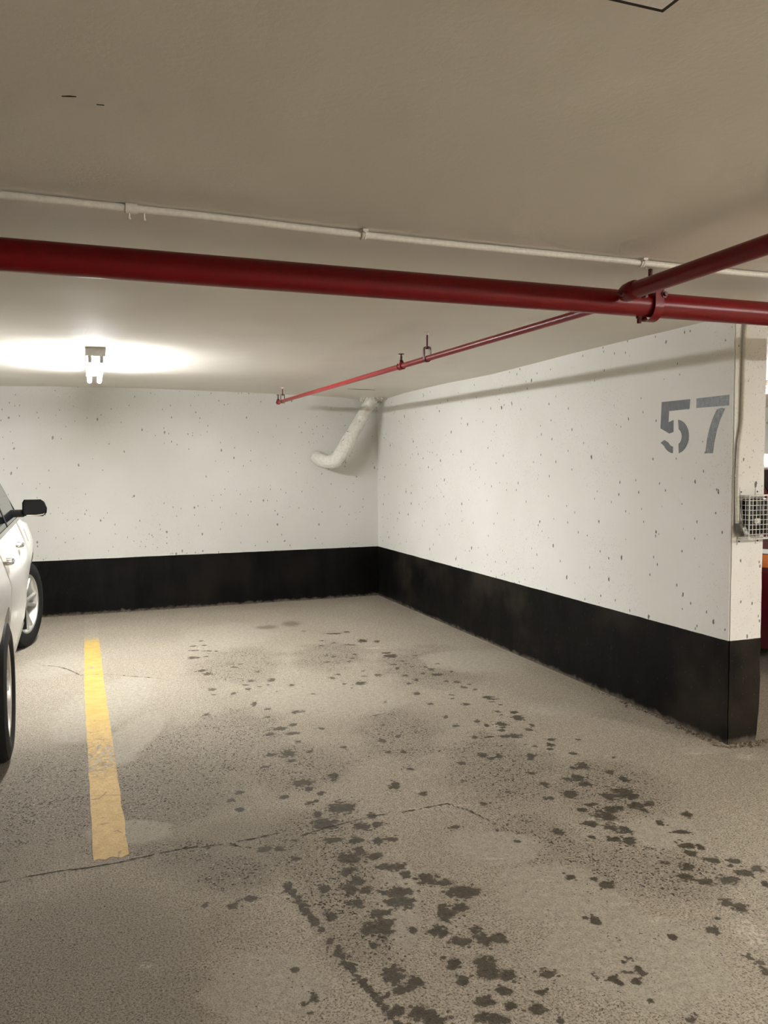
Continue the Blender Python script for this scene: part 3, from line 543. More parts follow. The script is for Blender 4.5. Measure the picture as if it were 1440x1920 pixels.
# ================================================================ PIPES
# main red pipe
P0 = Vector((-9.0, -6.370, 2.148)); P1 = Vector((6.0, -6.185, 2.148))
def mainp(x): return P0 + (P1-P0)*((x-P0.x)/(P1.x-P0.x))
main = thing('sprinkler_main_pipe', 'thick dark red sprinkler main crossing the whole photo under the ceiling', 'pipe', mainp(-2.3))
def child_bm(parent, bm, name, mat, **k):
    loc = Vector(parent.location)
    bmesh.ops.translate(bm, vec=-loc, verts=bm.verts[:])
    return new(name, bm, mat, parent, **k)
bm = bmesh.new(); tube(bm, [mainp(-9+i*.25) for i in range(61)], .0475, 40); child_bm(main, bm, 'pipe', M['red'])
# saddle tee where the near branch is let in
bt = Vector((-1.362, -6.33, 2.160))
# near branch runs from the main over the camera
fb0 = bt + Vector((0, -.035, .005)); fb1 = Vector((-1.360, -7.02, 2.180))
fdir = (fb1-fb0).normalized(); fend = fb0 + fdir*4.5
near = thing('sprinkler_branch_pipe', 'dark red branch pipe rising to the right edge in front of the main', 'pipe', fb0)
bm = bmesh.new(); tube(bm, [fb0 + fdir*(.06+4.4*i/10) for i in range(11)], .0300, 32); child_bm(near, bm, 'pipe', M['red'])
bm = bmesh.new(); lathe(bm, [(-.02, .0), (-.02, .026), (0, .033), (.03, .036), (.050, .036), (.056, .034), (.060, .030)], fb0, fdir, 32)
child_bm(near, bm, 'outlet_collar', M['red'])
for s in (-1, 1):
    bm = bmesh.new(); lathe(bm, [(0, 0), (0, .010), (.012, .010), (.014, .006), (.022, .006), (.022, 0)], fb0+Vector((s*.052, -.028, -.012)), (0, -1, -.25), 6)
    child_bm(near, bm, 'outlet_bolt', M['darkred'])

# far branch, thin, from the main to the back wall
rb0 = Vector((-1.352, -6.24, 2.143)); rb1 = Vector((-1.300, -.56, 2.160))
def rb(y): return rb0 + (rb1-rb0)*((y-rb0.y)/(rb1.y-rb0.y))
far = thing('sprinkler_branch_pipe', 'thin red branch pipe with two upright sprinkler heads running towards the back wall', 'pipe', rb0)
bm = bmesh.new(); tube(bm, [rb(-6.22+5.62*i/20) for i in range(21)], .0168, 24); child_bm(far, bm, 'pipe', M['red2'])
def head(y, end=False):
    p = rb(y); ax = (rb1-rb0).normalized()
    bm = bmesh.new()
    L = .032
    prof = [(-L, .0168), (-L, .0225), (-L+.012, .0235), (-L+.013, .0205), (L-.013, .0205), (L-.012, .0235), (L, .0225), (L, .0168)]
    if end: prof = prof[:5] + [(L-.012, .020), (L-.004, .014), (L, 0)]
    lathe(bm, prof, p, ax, 24)
    lathe(bm, [(0, .017), (.026, .017), (.026, .012), (.03, 0)], p, (0, 0, 1), 20)
    te = child_bm(far, bm, 'tee_fitting' if not end else 'end_fitting', M['red2'])
    bm = bmesh.new()
    lathe(bm, [(.024, 0), (.024, .013), (.034, .013), (.036, .009), (.040, .008), (.040, 0)], p, (0, 0, 1), 6)
    for s in (-1, 1):       # two frame arms
        tube(bm, smoothpath([p+Vector((0, s*.007, .036)), p+Vector((0, s*.013, .050)), p+Vector((0, s*.010, .064)), p+Vector((0, s*.003, .073))], 4), .0024, 8)
    lathe(bm, [(.038, .003), (.055, .0035), (.068, .0025)], p, (0, 0, 1), 10)      # bulb
    lathe(bm, [(.069, 0), (.069, .005), (.075, .005), (.076, .016), (.074, .0195), (.0765, .0195), (.079, .012), (.080, 0)], p, (0, 0, 1), 20)
    child_bm(far, bm, 'sprinkler_head', M['bronze'])
head(-4.06); head(-.60, True)
bm = bmesh.new(); lathe(bm, [(0, .0168), (0, .026), (.035, .026), (.04, .0168)], rb(-6.225), (rb1-rb0), 24); child_bm(far, bm, 'reducer', M['red2'])

def hanger(p, r, ztop, name, label, group, wrod=.005, wid=.022, mat='darkred', axis=Vector((0, 1, 0)), loopmat='red2'):
    """clevis: ceiling plate, rod, open yoke and ring round the pipe at p"""
    t_ = thing(name, label, 'pipe hanger', (p[0], p[1], ztop), 0, group)
    p = Vector(p); side = Vector((axis.y, -axis.x, 0)).normalized()
    bm = bmesh.new(); lathe(bm, [(0, 0), (0, wrod*5), (-.004, wrod*4.6), (-.005, wrod*2.2), (-.015, wrod*1.8), (-.016, 0)], (p.x, p.y, ztop), (0, 0, 1), 20)
    child_bm(t_, bm, 'ceiling_plate', M['conduit'] if mat == 'darkred' else M[mat])
    yt = p.z + r + (.05 if r < .03 else .030)
    bm = bmesh.new(); tube(bm, [(p.x, p.y, ztop), (p.x, p.y, yt-.008)], wrod, 12)
    lathe(bm, [(-.012, 0), (-.012, wrod*2.2), (-.004, wrod*2.2), (-.003, wrod*1.1), (0, wrod*1.2)], (p.x, p.y, yt), (0, 0, 1), 6)
    child_bm(t_, bm, 'rod', M[mat])
    bm = bmesh.new(); pts = []; nn = []
    R = r+.001
    for k in range(0, 25):
        a_ = math.radians(180+180*k/24)
        pts.append(p + side*math.cos(a_)*R + Vector((0, 0, math.sin(a_)*R))); nn.append(side*math.cos(a_)+Vector((0, 0, math.sin(a_))))
    up = [p+side*R+Vector((0, 0, .012)), p+side*R*.98+Vector((0, 0, yt-p.z-.008)), p+side*R*.7+Vector((0, 0, yt-p.z-.001)), p+Vector((0, 0, yt-p.z))]
    un = [side, side, (side+Vector((0, 0, 1))), Vector((0, 0, 1))]
    dn = [p-side*R+Vector((0, 0, .012)), p-side*R*.98+Vector((0, 0, yt-p.z-.008)), p-side*R*.7+Vector((0, 0, yt-p.z-.001)), p+Vector((0, 0, yt-p.z))]
    dnn = [-side, -side, (-side+Vector((0, 0, 1))), Vector((0, 0, 1))]
    strip(bm, dn[::-1]+pts+up, axis, wid, .0035, dnn[::-1]+nn+un)
    child_bm(t_, bm, 'clevis_yoke', M['darkred' if r < .03 else loopmat])
    return t_
hanger(rb(-4.476), .0168, ceil_z(-1.32, -4.476), 'pipe_hanger', 'small dark red clevis hanger holding the thin branch pipe, nearer of its two', 'branch pipe hangers')
hanger(rb(-.80), .0168, ceil_z(-1.3, -.8), 'pipe_hanger', 'small red clevis hanger at the far end of the thin branch pipe', 'branch pipe hangers')
mh = mainp(-1.165)
hm = hanger(mh+Vector((-.02, 0, -.006)), .055, ceil_z(mh.x, mh.y), 'pipe_hanger', 'wide dark red clevis hanger wrapped under the thick red main pipe', None, .008, .040, 'darkred', Vector((1, 0, 0)), 'red')
for s in (-1, 1):
    bm = bmesh.new(); lathe(bm, [(0, 0), (0, .014), (.012, .014), (.012, .008), (.022, .008), (.022, 0)], mh+Vector((-.0, s*.05, .03)), (0, s, 0), 6)
    child_bm(hm, bm, 'cross_bolt', M['darkred'])
# drain plug hanging under the main
t = thing('drain_plug', 'small dark bolt head hanging under the red main beside its hanger', 'plug', mainp(-1.235)+Vector((0, 0, -.047)))
bm = bmesh.new(); lathe(bm, [(.01, 0), (.01, .012), (-.007, .012), (-.008, .0085), (-.026, .0085), (-.027, 0)], (0, 0, 0), (0, 0, 1), 8); new('plug_body', bm, M['darkred'], t)

# white conduit fixed to the ceiling
cz = CEIL-.0145
cp = [(-9.5, -6.56, 0), (-5, -6.45, 0), (-3.454, -6.412, 0), (-3.119, -6.397, 0), (-2.389, -6.366, 0), (-1.282, -6.345, 0), (-.68, -6.338, 0), (2, -6.31, 0), (6, -6.3, 0)]
def cond(x):
    y = float(np.interp(x, [c[0] for c in cp], [c[1] for c in cp]))
    return Vector((x, y, ceil_z(x, y)-.0135-.0035*abs(math.sin(x*2.1))))
t = thing('ceiling_conduit', 'thin white painted conduit clipped to the ceiling in front of the thick red main', 'conduit', cond(-2.389))
bm = bmesh.new(); tube(bm, [cond(-9+.2*i) for i in range(76)], .0112, 16); child_bm(t, bm, 'pipe', M['conduit'])
for xx in (-2.389, -1.282, -4.9, .9):
    p = cond(xx); bm = bmesh.new(); lathe(bm, [(-.008, .0112), (-.008, .0155), (-.002, .0165), (0, .0145), (.002, .0165), (.008, .0155), (.008, .0112)], p, (1, .02, 0), 20)
    box(bm, p.x-.009, p.x+.009, p.y-.026, p.y-.008, p.z+.006, p.z+.0135)
    lathe(bm, [(0, 0), (0, .005), (.004, .004), (.004, 0)], p+Vector((0, -.019, .006)), (0, 0, -1), 8)
    child_bm(t, bm, 'conduit_clip', M['conduit'])
p = cond(-3.105); bm = bmesh.new(); lathe(bm, [(-.022, .0112), (-.022, .0150), (.012, .0150), (.012, .0112)], p, (1, .02, 0), 20)
for s in (-.012, .03): lathe(bm, [(0, 0), (0, .0035), (.017, .0035), (.018, .0055), (.023, .0055), (.024, 0)], p+Vector((s, 0, -.008)), (0, 0, -1), 8)
child_bm(t, bm, 'set_screw_coupling', M['conduit'])

# wrapped drain pipe in the far corner
t = thing('drain_pipe', 'lumpy white wrapped drain pipe slanting from the ceiling corner into the back wall', 'drain pipe', (-.13, -.19, 2.28))
pts = smoothpath([(-.150, -.27, 2.262), (-.215, -.29, 2.16), (-.315, -.30, 1.99), (-.405, -.30, 1.845), (-.485, -.29, 1.70), (-.570, -.26, 1.575), (-.655, -.20, 1.55), (-.705, -.10, 1.575), (-.722, -.004, 1.60)], 10)
bm = bmesh.new(); rr = []
for i, p in enumerate(pts):
    s = i/(len(pts)-1); r = .062 + .010*min(1, s*2)
    if .40 < s < .72: r += .007
    r += .004*noise.noise(Vector((s*22, 0, 4))); rr.append(r)
tube(bm, pts, rr, 40)
for v in bm.verts:
    n_ = noise.noise(v.co*14)*.006 + (.5-abs(noise.noise(Vector((v.co.x*9, v.co.y*9, v.co.z*9+v.co.x*9))*2.2)))*.010 + noise.noise(v.co*45)*.004
    c_ = min(pts, key=lambda p_: (p_-v.co).length); v.co += (v.co-c_).normalized()*n_
child_bm(t, bm, 'wrapped_pipe', M['drain'], auto=50)
for (i, dv, ln, wd) in ((30, Vector((-1, -.3, .5)), .07, .012), (21, Vector((-.3, -1, .1)), .035, .005), (36, Vector((-1, -.5, .4)), .09, .007), (47, Vector((.7, -.7, -.2)), .10, .006), (34, Vector((.9, -.7, -.1)), .05, .005)):
    p = pts[i]; r = rr[i]; d = (pts[i+1]-pts[i-1]).normalized(); dv = (dv-d*dv.dot(d)).normalized(); sd = d.cross(dv)
    q = []
    for k in range(9):
        u = k/8-.5; a_ = .5*noise.noise(Vector((k*.45, i, 2)))+u*(.9 if wd > .01 else .25)
        q.append(p+(dv*math.cos(a_)+sd*math.sin(a_))*(r+.001)+d*ln*u*(.4 if wd > .01 else 1))
    bm = bmesh.new(); tube(bm, q, [max(.0006, wd/2*math.cos((k/8-.5)*3.0)*(.7+.5*abs(noise.noise(Vector((k*.9, i, 0)))))) for k in range(9)], 8); child_bm(t, bm, 'wrap_tear', M['seam'])
# crumbly foam round the hole
bm = bmesh.new(); rnd = random.Random(3)
for k in range(90):
    a_ = rnd.uniform(0, 2*PI); R = rnd.uniform(.07, .13); x = -.13+R*math.cos(a_)*1.25; y = -.21+R*math.sin(a_)*1.3
    if x > -.005 or y > -.005: continue
    r = bmesh.ops.create_icosphere(bm, subdivisions=1, radius=rnd.uniform(.005, .014))
    for v in r['verts']: v.co *= rnd.uniform(.7, 1.2)
    bmesh.ops.translate(bm, vec=(x, y, ceil_z(x, y)-rnd.uniform(-.002, .01)), verts=r['verts'])
tag(child_bm(t, bm, 'hole_filler', M['drain']), kind='stuff')

# ================================================================ STRIP LIGHTS
def make_lamp(name, label, x, y, z, rz, tube_mat, group=None, length=1.30):
    t_ = thing(name, label, 'ceiling light', (x, y, min(ceil_z(x, y-.6), ceil_z(x, y+.6), ceil_z(x, y))-.001), rz, group)
    h = length/2
    bm = bmesh.new(); box(bm, -.058, .058, -h, h, -.050, 0, .003); new('housing', bm, M['lampmetal'], t_)
    for e in (-1, 1):
        bm = bmesh.new(); box(bm, -.062, .062, e*h-.003, e*h+.003, -.056, 0, .0015); new('end_plate', bm, M['lampmetal'], t_)
    for s in (-1, 1):
        for e in (-1, 1):
            bm = bmesh.new(); box(bm, s*.036-.012, s*.036+.012, e*(h-.012)-.008, e*(h-.012)+.008, -.098, -.050, .004)
            new('lamp_holder', bm, M['endcap'], t_)
        bm = bmesh.new()
        tube(bm, [(s*.036, -h+.02, -.096), (s*.036, h-.02, -.096)], .0165, 20)
        new('fluorescent_tube', bm, tube_mat, t_)
    return t_
make_lamp('strip_light', 'lit two-tube strip light seen end-on, on the ceiling left of the bay', -3.118, -2.58, CEIL, math.radians(-1.0), M['tube_bay'])
make_lamp('strip_light', 'lit strip light of the neighbouring bay, a glow at the right edge of the photo', 2.93, -2.75, CEIL, 0, M['tube_next'])
make_lamp('strip_light', 'lit strip light over the drive aisle to the right of the camera', 2.2, -9.7, CEIL, 0, M['tube_aisle'])
make_lamp('strip_light', 'lit strip light over the drive aisle just behind the camera', 0.3, -9.8, CEIL, 0, M['tube_rear'])

# ================================================================ END OF WALL: CONDUIT, CORD, CAGE
yf = -WL
t = thing('wall_conduit', 'thin white conduit running down the narrow end face of the wall', 'conduit', (.04, yf-.012, 2.28))
r_ = .0105
ctrl = [(.066, yf-.012, 2.31), (.052, yf-.013, 2.20), (.050, yf-.013, 2.05), (.048, yf-.013, 1.88), (.047, yf-.013, 1.78), (.042, yf-.013, 1.72), (.029, yf-.013, 1.64), (.024, yf-.013, 1.55), (.022, yf-.013, 1.44), (.023, yf-.014, 1.30), (.026, yf-.016, 1.21)]
bm = bmesh.new(); tube(bm, smoothpath(ctrl, 8), r_, 16); child_bm(t, bm, 'pipe', M['conduit'])
for (x, z) in ((.049, 1.965), (.0225, 1.465)):
    bm = bmesh.new(); lathe(bm, [(-.008, .0105), (-.008, .0135), (.008, .0135), (.008, .0105)], (x, yf-.013, z), (0, 0, 1), 18)
    box(bm, x+.008, x+.030, yf-.004, yf, z-.008, z+.008); lathe(bm, [(0, .004), (.003, .003), (.003, 0)], (x+.022, yf-.004, z), (0, -1, 0), 8)
    child_bm(t, bm, 'pipe_clamp', M['conduit'])
bm = bmesh.new()   # conduit body with its cover, canted
rot = Matrix.Rotation(math.radians(-28), 4, 'Y')
b2 = bmesh.new(); lathe(b2, [(-.036, 0), (-.036, .012), (-.03, .022), (.012, .026), (.026, .019), (.034, .017), (.036, 0)], (0, 0, 0), (0, 0, 1), 20)
bmesh.ops.transform(b2, matrix=Matrix.Translation((.036, yf-.030, 1.178)) @ rot, verts=b2.verts[:]); child_bm(t, b2, 'conduit_body', M['grey'])
b2 = bmesh.new(); box(b2, -.012, .012, -.0035, .0035, -.024, .024, .003)
bmesh.ops.transform(b2, matrix=Matrix.Translation((.040, yf-.057, 1.170)) @ rot, verts=b2.verts[:]); child_bm(t, b2, 'cover_plate', M['cable'])
t = thing('power_cord', 'pair of short grey cords dropping into the cast conduit fitting left of the wire guard', 'cord', (.03, yf-.01, 1.38))
for dx in (0, .014):
    bm = bmesh.new(); tube(bm, smoothpath([(.029+dx, yf-.006, 1.402), (.029+dx, yf-.012, 1.36), (.030+dx, yf-.020, 1.30), (.033+dx, yf-.026, 1.25), (.036+dx*.7, yf-.030, 1.205)], 6), .0040, 10)
    child_bm(t, bm, 'cord_strand', M['cable'])

t = thing('wire_guard', 'white wire cage guarding an electrical box on the narrow end of the wall', 'wire guard', (.15, yf, 1.245))
X0, X1, Z0, Z1, D = .042, .262, 1.128, 1.358, .080
yo = yf-D; wr = .0017
bm = bmesh.new()
for z in (Z0, Z1): tube(bm, [(X0, yf-.002, z), (X0, yo, z), (X1, yo, z), (X1, yf-.002, z)], .0026, 8)
for (x, y) in ((X0, yo), (X1, yo), (X0, yf-.003), (X1, yf-.003)): tube(bm, [(x, y, Z0), (x, y, Z1)], .0032 if y == yo else .002, 8)
child_bm(t, bm, 'cage_frame', M['wire'])
bm = bmesh.new()
nx = 9
for i in range(1, nx): x = X0+(X1-X0)*i/nx; tube(bm, [(x, yo, Z0), (x, yo, Z1)], wr, 6)
for i in range(1, 9): z = Z0+(Z1-Z0)*i/9; tube(bm, [(X0, yo-.002, z), (X1, yo-.002, z)], wr, 6)
child_bm(t, bm, 'front_grille', M['wire'])
for x in (X0, X1):
    bm = bmesh.new()
    for i in (1, 2): y = yf-D*i/3; tube(bm, [(x, y, Z0), (x, y, Z1)], wr, 6)
    for i in range(1, 9): z = Z0+(Z1-Z0)*i/9; tube(bm, [(x, yf-.002, z), (x, yo, z)], wr, 6)
    child_bm(t, bm, 'side_grille', M['wire'])
for z in (Z0, Z1):
    bm = bmesh.new()
    for i in range(1, nx): x = X0+(X1-X0)*i/nx; tube(bm, [(x, yf-.002, z), (x, yo, z)], wr, 6)
    for i in (1, 2): y = yf-D*i/3; tube(bm, [(X0, y, z), (X1, y, z)], wr, 6)
    child_bm(t, bm, 'top_grille' if z == Z1 else 'bottom_grille', M['wire'])
for (x, s) in ((.058, 1), (.170, 1), (.050, -1), (.178, -1)):
    z = Z1+.018 if s > 0 else Z0-.018
    bm = bmesh.new(); box(bm, x-.012, x+.012, yf-.003, yf, z-.018, z+.018, .0008); tb = child_bm(t, bm, 'mounting_tab', M['wire'])
    bm = bmesh.new(); lathe(bm, [(0, .0045), (.003, .004), (.003, 0)], (x, yf-.003, z), (0, -1, 0), 8)
    bmesh.ops.translate(bm, vec=-Vector(t.location), verts=bm.verts[:]); new('screw', bm, M['darkgrey'], tb)
t = thing('electrical_box', 'dark electrical box with a small white latch inside the wire guard', 'electrical box', (.14, yf, 1.24))
bm = bmesh.new(); box(bm, .052, .216, yf-.052, yf, 1.146, 1.338, .004); child_bm(t, bm, 'enclosure', M['black'])
bm = bmesh.new(); box(bm, .104, .144, yf-.060, yf-.050, 1.282, 1.330, .002); child_bm(t, bm, 'display_panel', M['darkgrey'])
bm = bmesh.new(); box(bm, .100, .140, yf-.062, yf-.050, 1.208, 1.236, .003); box(bm, .108, .132, yf-.067, yf-.060, 1.216, 1.228, .002); child_bm(t, bm, 'latch', M['whiteplastic'])
bm = bmesh.new(); box(bm, .150, .162, yf-.056, yf-.050, 1.255, 1.30, .001); child_bm(t, bm, 'toggle_switch', M['grey'])

# crumbs swept against the wall foot
rnd = random.Random(11)
def crumb(bm, x, y, s):
    r = bmesh.ops.create_icosphere(bm, subdivisions=1, radius=s)
    for v in r['verts']: v.co *= rnd.uniform(.6, 1.3)
    bmesh.ops.scale(bm, vec=(1, rnd.uniform(.6, 1.2), .6), verts=r['verts'])
    bmesh.ops.translate(bm, vec=(x, y, s*.35), verts=r['verts'])
bm = bmesh.new()
for k in range(300):
    u = rnd.random()**2.2; s = rnd.uniform(.003, .011)*(1.25-u*.7); crumb(bm, -abs(rnd.gauss(0, .018))-.004-s, -WL+u*1.3, s)
tag(new('concrete_crumbs', bm, M['crumbs']), 'loose brown concrete crumbs along the black foot of the side wall', 'debris', kind='stuff')
bm = bmesh.new()
for k in range(260):
    s = rnd.uniform(.003, .012); crumb(bm, rnd.uniform(-.03, .42), -WL-abs(rnd.gauss(0, .025))-.004-s, s)
tag(new('concrete_crumbs', bm, M['crumbs']), 'loose brown concrete crumbs heaped at the foot of the narrow wall end', 'debris', kind='stuff')
bm = bmesh.new()
for k in range(260):
    s = rnd.uniform(.003, .010); crumb(bm, rnd.uniform(-4.2, -.05), -abs(rnd.gauss(0, .012))-.004-s, s)
tag(new('concrete_crumbs', bm, M['crumbs']), 'thin line of brown concrete crumbs along the foot of the back wall', 'debris', kind='stuff')
# ================================================================ CARS  (local: nose towards +y, ground z=0, half width .93)
M['carwhite'] = simple('white_car_paint', (.80, .785, .74), .35, var=.01, Coat_Weight=.35, Coat_Roughness=.08)
M['carred'] = simple('dark_red_car_paint', (.10, .004, .010), .3, var=.01, Coat_Weight=.3, Coat_Roughness=.05)
M['matblack'] = simple('matt_black_trim', (.006, .006, .006), .8, Specular_IOR_Level=0.0)
M['glass'] = simple('dark_tinted_glass', (.006, .007, .007), .06, var=.01, Specular_IOR_Level=.35)
M['chrome'] = simple('chrome_trim', (.72, .72, .70), .14, 1.0, var=.02)
M['tyre'] = simple('black_tyre_rubber', (.009, .009, .009), .75, bump=.3, Specular_IOR_Level=.25)
M['alloy'] = simple('silver_alloy', (.60, .59, .55), .38, .7, var=.02)
M['amber'] = simple('amber_lens', (.75, .20, .03), .15)
M['redlens'] = simple('red_lens', (.35, .01, .01), .12)
M['mirrorglass'] = simple('mirror_glass', (.008, .008, .008), .15, Specular_IOR_Level=.2)
SIDE_Z = [.20, .26, .34, .46, .60, .75, .88, .97, 1.05, 1.12]
SIDE_W = [v-.02 for v in [.80, .845, .872, .890, .898, .915, .924, .900, .872, .845]]
TOPY = [-2.36, -2.32, -2.24, -2.05, -1.85, -1.6, -1.0, 0, .35, .7, 1.12, 1.2, 1.6, 2.0, 2.2, 2.32, 2.36]
TOPZ = [.86, 1.02, 1.16, 1.40, 1.60, 1.67, 1.71, 1.71, 1.67, 1.47, 1.155, 1.135, 1.09, 1.02, .95, .82, .70]
def topz(y): return float(np.interp(y, TOPY, TOPZ))
def plan(y, z):
    k = 1.0
    if y > 1.55: k -= .26*((y-1.55)/.81)**2.4
    if y < -1.6: k -= .20*((-1.6-y)/.76)**2.6
    return k
def hw(y, z):
    if z <= 1.12: s = float(np.interp(z, SIDE_Z, SIDE_W))
    else:
        s = .825 - (z-1.12)*.36 - .06*max(0, z-1.5)
    # soft haunches over the wheels
    for yc in (1.45, -1.45): s += .010*math.exp(-((y-yc)/.35)**2)*math.exp(-((z-.72)/.2)**2)
    s -= .012*math.exp(-((z-.50)/.10)**2)*math.exp(-(y/.9)**4)
    return s*plan(y, z)
def section(y):
    zt = topz(y); zb = .20 + (.10*((abs(y)-1.9)/.46)**2 if abs(y) > 1.9 else 0)
    zs = min(1.12, zt-.05)
    P = [(0, zb), (hw(y, zb)*.7, zb)]
    for k in range(12): z = zb + (zs-zb)*k/11; P.append((hw(y, max(z, .2)), z))
    ze = max(zs+.001, zt-.06)
    if zt > 1.2:
        for k in range(1, 7): z = zs+(ze-zs)*k/6; P.append((hw(y, z), z))
    else:
        for k in range(1, 7): P.append((hw(y, zs)-.006*k, zs+(ze-zs)*k/6))
    wx = P[-1][0]
    P += [(wx-.012, ze+.022), (wx-.035, ze+.041), (wx-.08, ze+.055), (wx*.75, zt+.004), (wx*.45, zt+.012), (0, zt+.016)]
    return P
def side_patch(bm, y0, y1, zlo, zhi, sgn, off=.004, th=.006, ny=14, nz=8):
    """piece of body side between y0..y1; zlo, zhi numbers or functions of y"""
    f = lambda a, y: a(y) if callable(a) else a
    g = []
    for i in range(ny+1):
        y = y0+(y1-y0)*i/ny; a, b = f(zlo, y), f(zhi, y)
        g.append([bm.verts.new((sgn*(hw(y, a+(b-a)*k/nz)+off), y, a+(b-a)*k/nz)) for k in range(nz+1)])
    fs = [bm.faces.new((g[i][k], g[i+1][k], g[i+1][k+1], g[i][k+1])) for i in range(ny) for k in range(nz)]
    r = bmesh.ops.extrude_face_region(bm, geom=fs)
    for v in r['geom']:
        if isinstance(v, bmesh.types.BMVert): v.co.x -= sgn*th
def top_patch(bm, y0, y1, wf, off=.004, ny=10, nx=12):
    g = []
    for i in range(ny+1):
        y = y0+(y1-y0)*i/ny; w_ = wf(y); z = topz(y)
        row = []
        for k in range(nx+1):
            u = -1+2*k/nx; row.append(bm.verts.new((u*w_, y, z+.016-.012*abs(u)**2+off)))
        g.append(row)
    fs = [bm.faces.new((g[i][k], g[i+1][k], g[i+1][k+1], g[i][k+1])) for i in range(ny) for k in range(nx)]
    r = bmesh.ops.extrude_face_region(bm, geom=fs)
    for v in r['geom']:
        if isinstance(v, bmesh.types.BMVert): v.co.z -= .008
HANDLE = .02; AX = 1.45; RW = .365
def make_wheel(parent, x, y, steer, sgn):
    """sgn +1: outer face towards +x"""
    T = Matrix.Translation((x, y, RW)) @ Matrix.Rotation(steer, 4, 'Z')
    a = Vector((sgn, 0, 0)); o = (0, 0, 0); W = .118
    bm = bmesh.new()
    lathe(bm, [(-W*.8, .245), (-W, .27), (-W*1.02, .31), (-W*.92, .350), (-W*.7, RW), (W*.7, RW), (W*.92, .350), (W*1.02, .31), (W, .27), (W*.85, .248), (W*.6, .243), (-W*.6, .243), (-W*.8, .245)], o, a, 64)
    bm.transform(T); wh = new('tyre', bm, M['tyre'], parent)
    bm = bmesh.new()
    lathe(bm, [(-.09, .243), (.088, .243), (.098, .252), (.104, .250), (.100, .238), (.082, .228), (-.09, .226)], o, a, 64)
    for k in range(10):
        b = bmesh.new(); ang = 2*PI*k/10+.12*(1 if k % 2 else -1)
        # tapered spoke, ribbed cross-section
        rows = []
        for (rr_, hwid, xo) in ((.035, .022, .072), (.12, .015, .080), (.20, .018, .090), (.236, .024, .092)):
            rows.append([b.verts.new(Vector((sgn*(xo-.022), -hwid, rr_))), b.verts.new(Vector((sgn*xo, -hwid*.5, rr_))), b.verts.new(Vector((sgn*xo, hwid*.5, rr_))), b.verts.new(Vector((sgn*(xo-.022), hwid, rr_)))])
        for r0, r1 in zip(rows, rows[1:]):
            for j in range(4): b.faces.new((r0[j], r0[(j+1) % 4], r1[(j+1) % 4], r1[j]))
        b.faces.new(rows[0]); b.faces.new(rows[-1])
        b.transform(Matrix.Rotation(ang, 4, 'X')); tmp = bpy.data.meshes.new('tmp'); b.to_mesh(tmp); b.free(); bm.from_mesh(tmp); bpy.data.meshes.remove(tmp)
    lathe(bm, [(.02, .055), (.072, .058), (.084, .045), (.086, 0)], o, a, 24)
    bm.transform(T); new('rim', bm, M['alloy'], parent)
    bm = bmesh.new(); lathe(bm, [(.0, 0), (.0, .15), (.015, .15), (.015, .05), (.02, 0)], o, a, 32); lathe(bm, [(-.07, 0), (-.07, .225), (-.06, .225), (-.06, 0)], o, a, 32)
    bm.transform(T); new('brake_disc', bm, M['darkgrey'], parent)
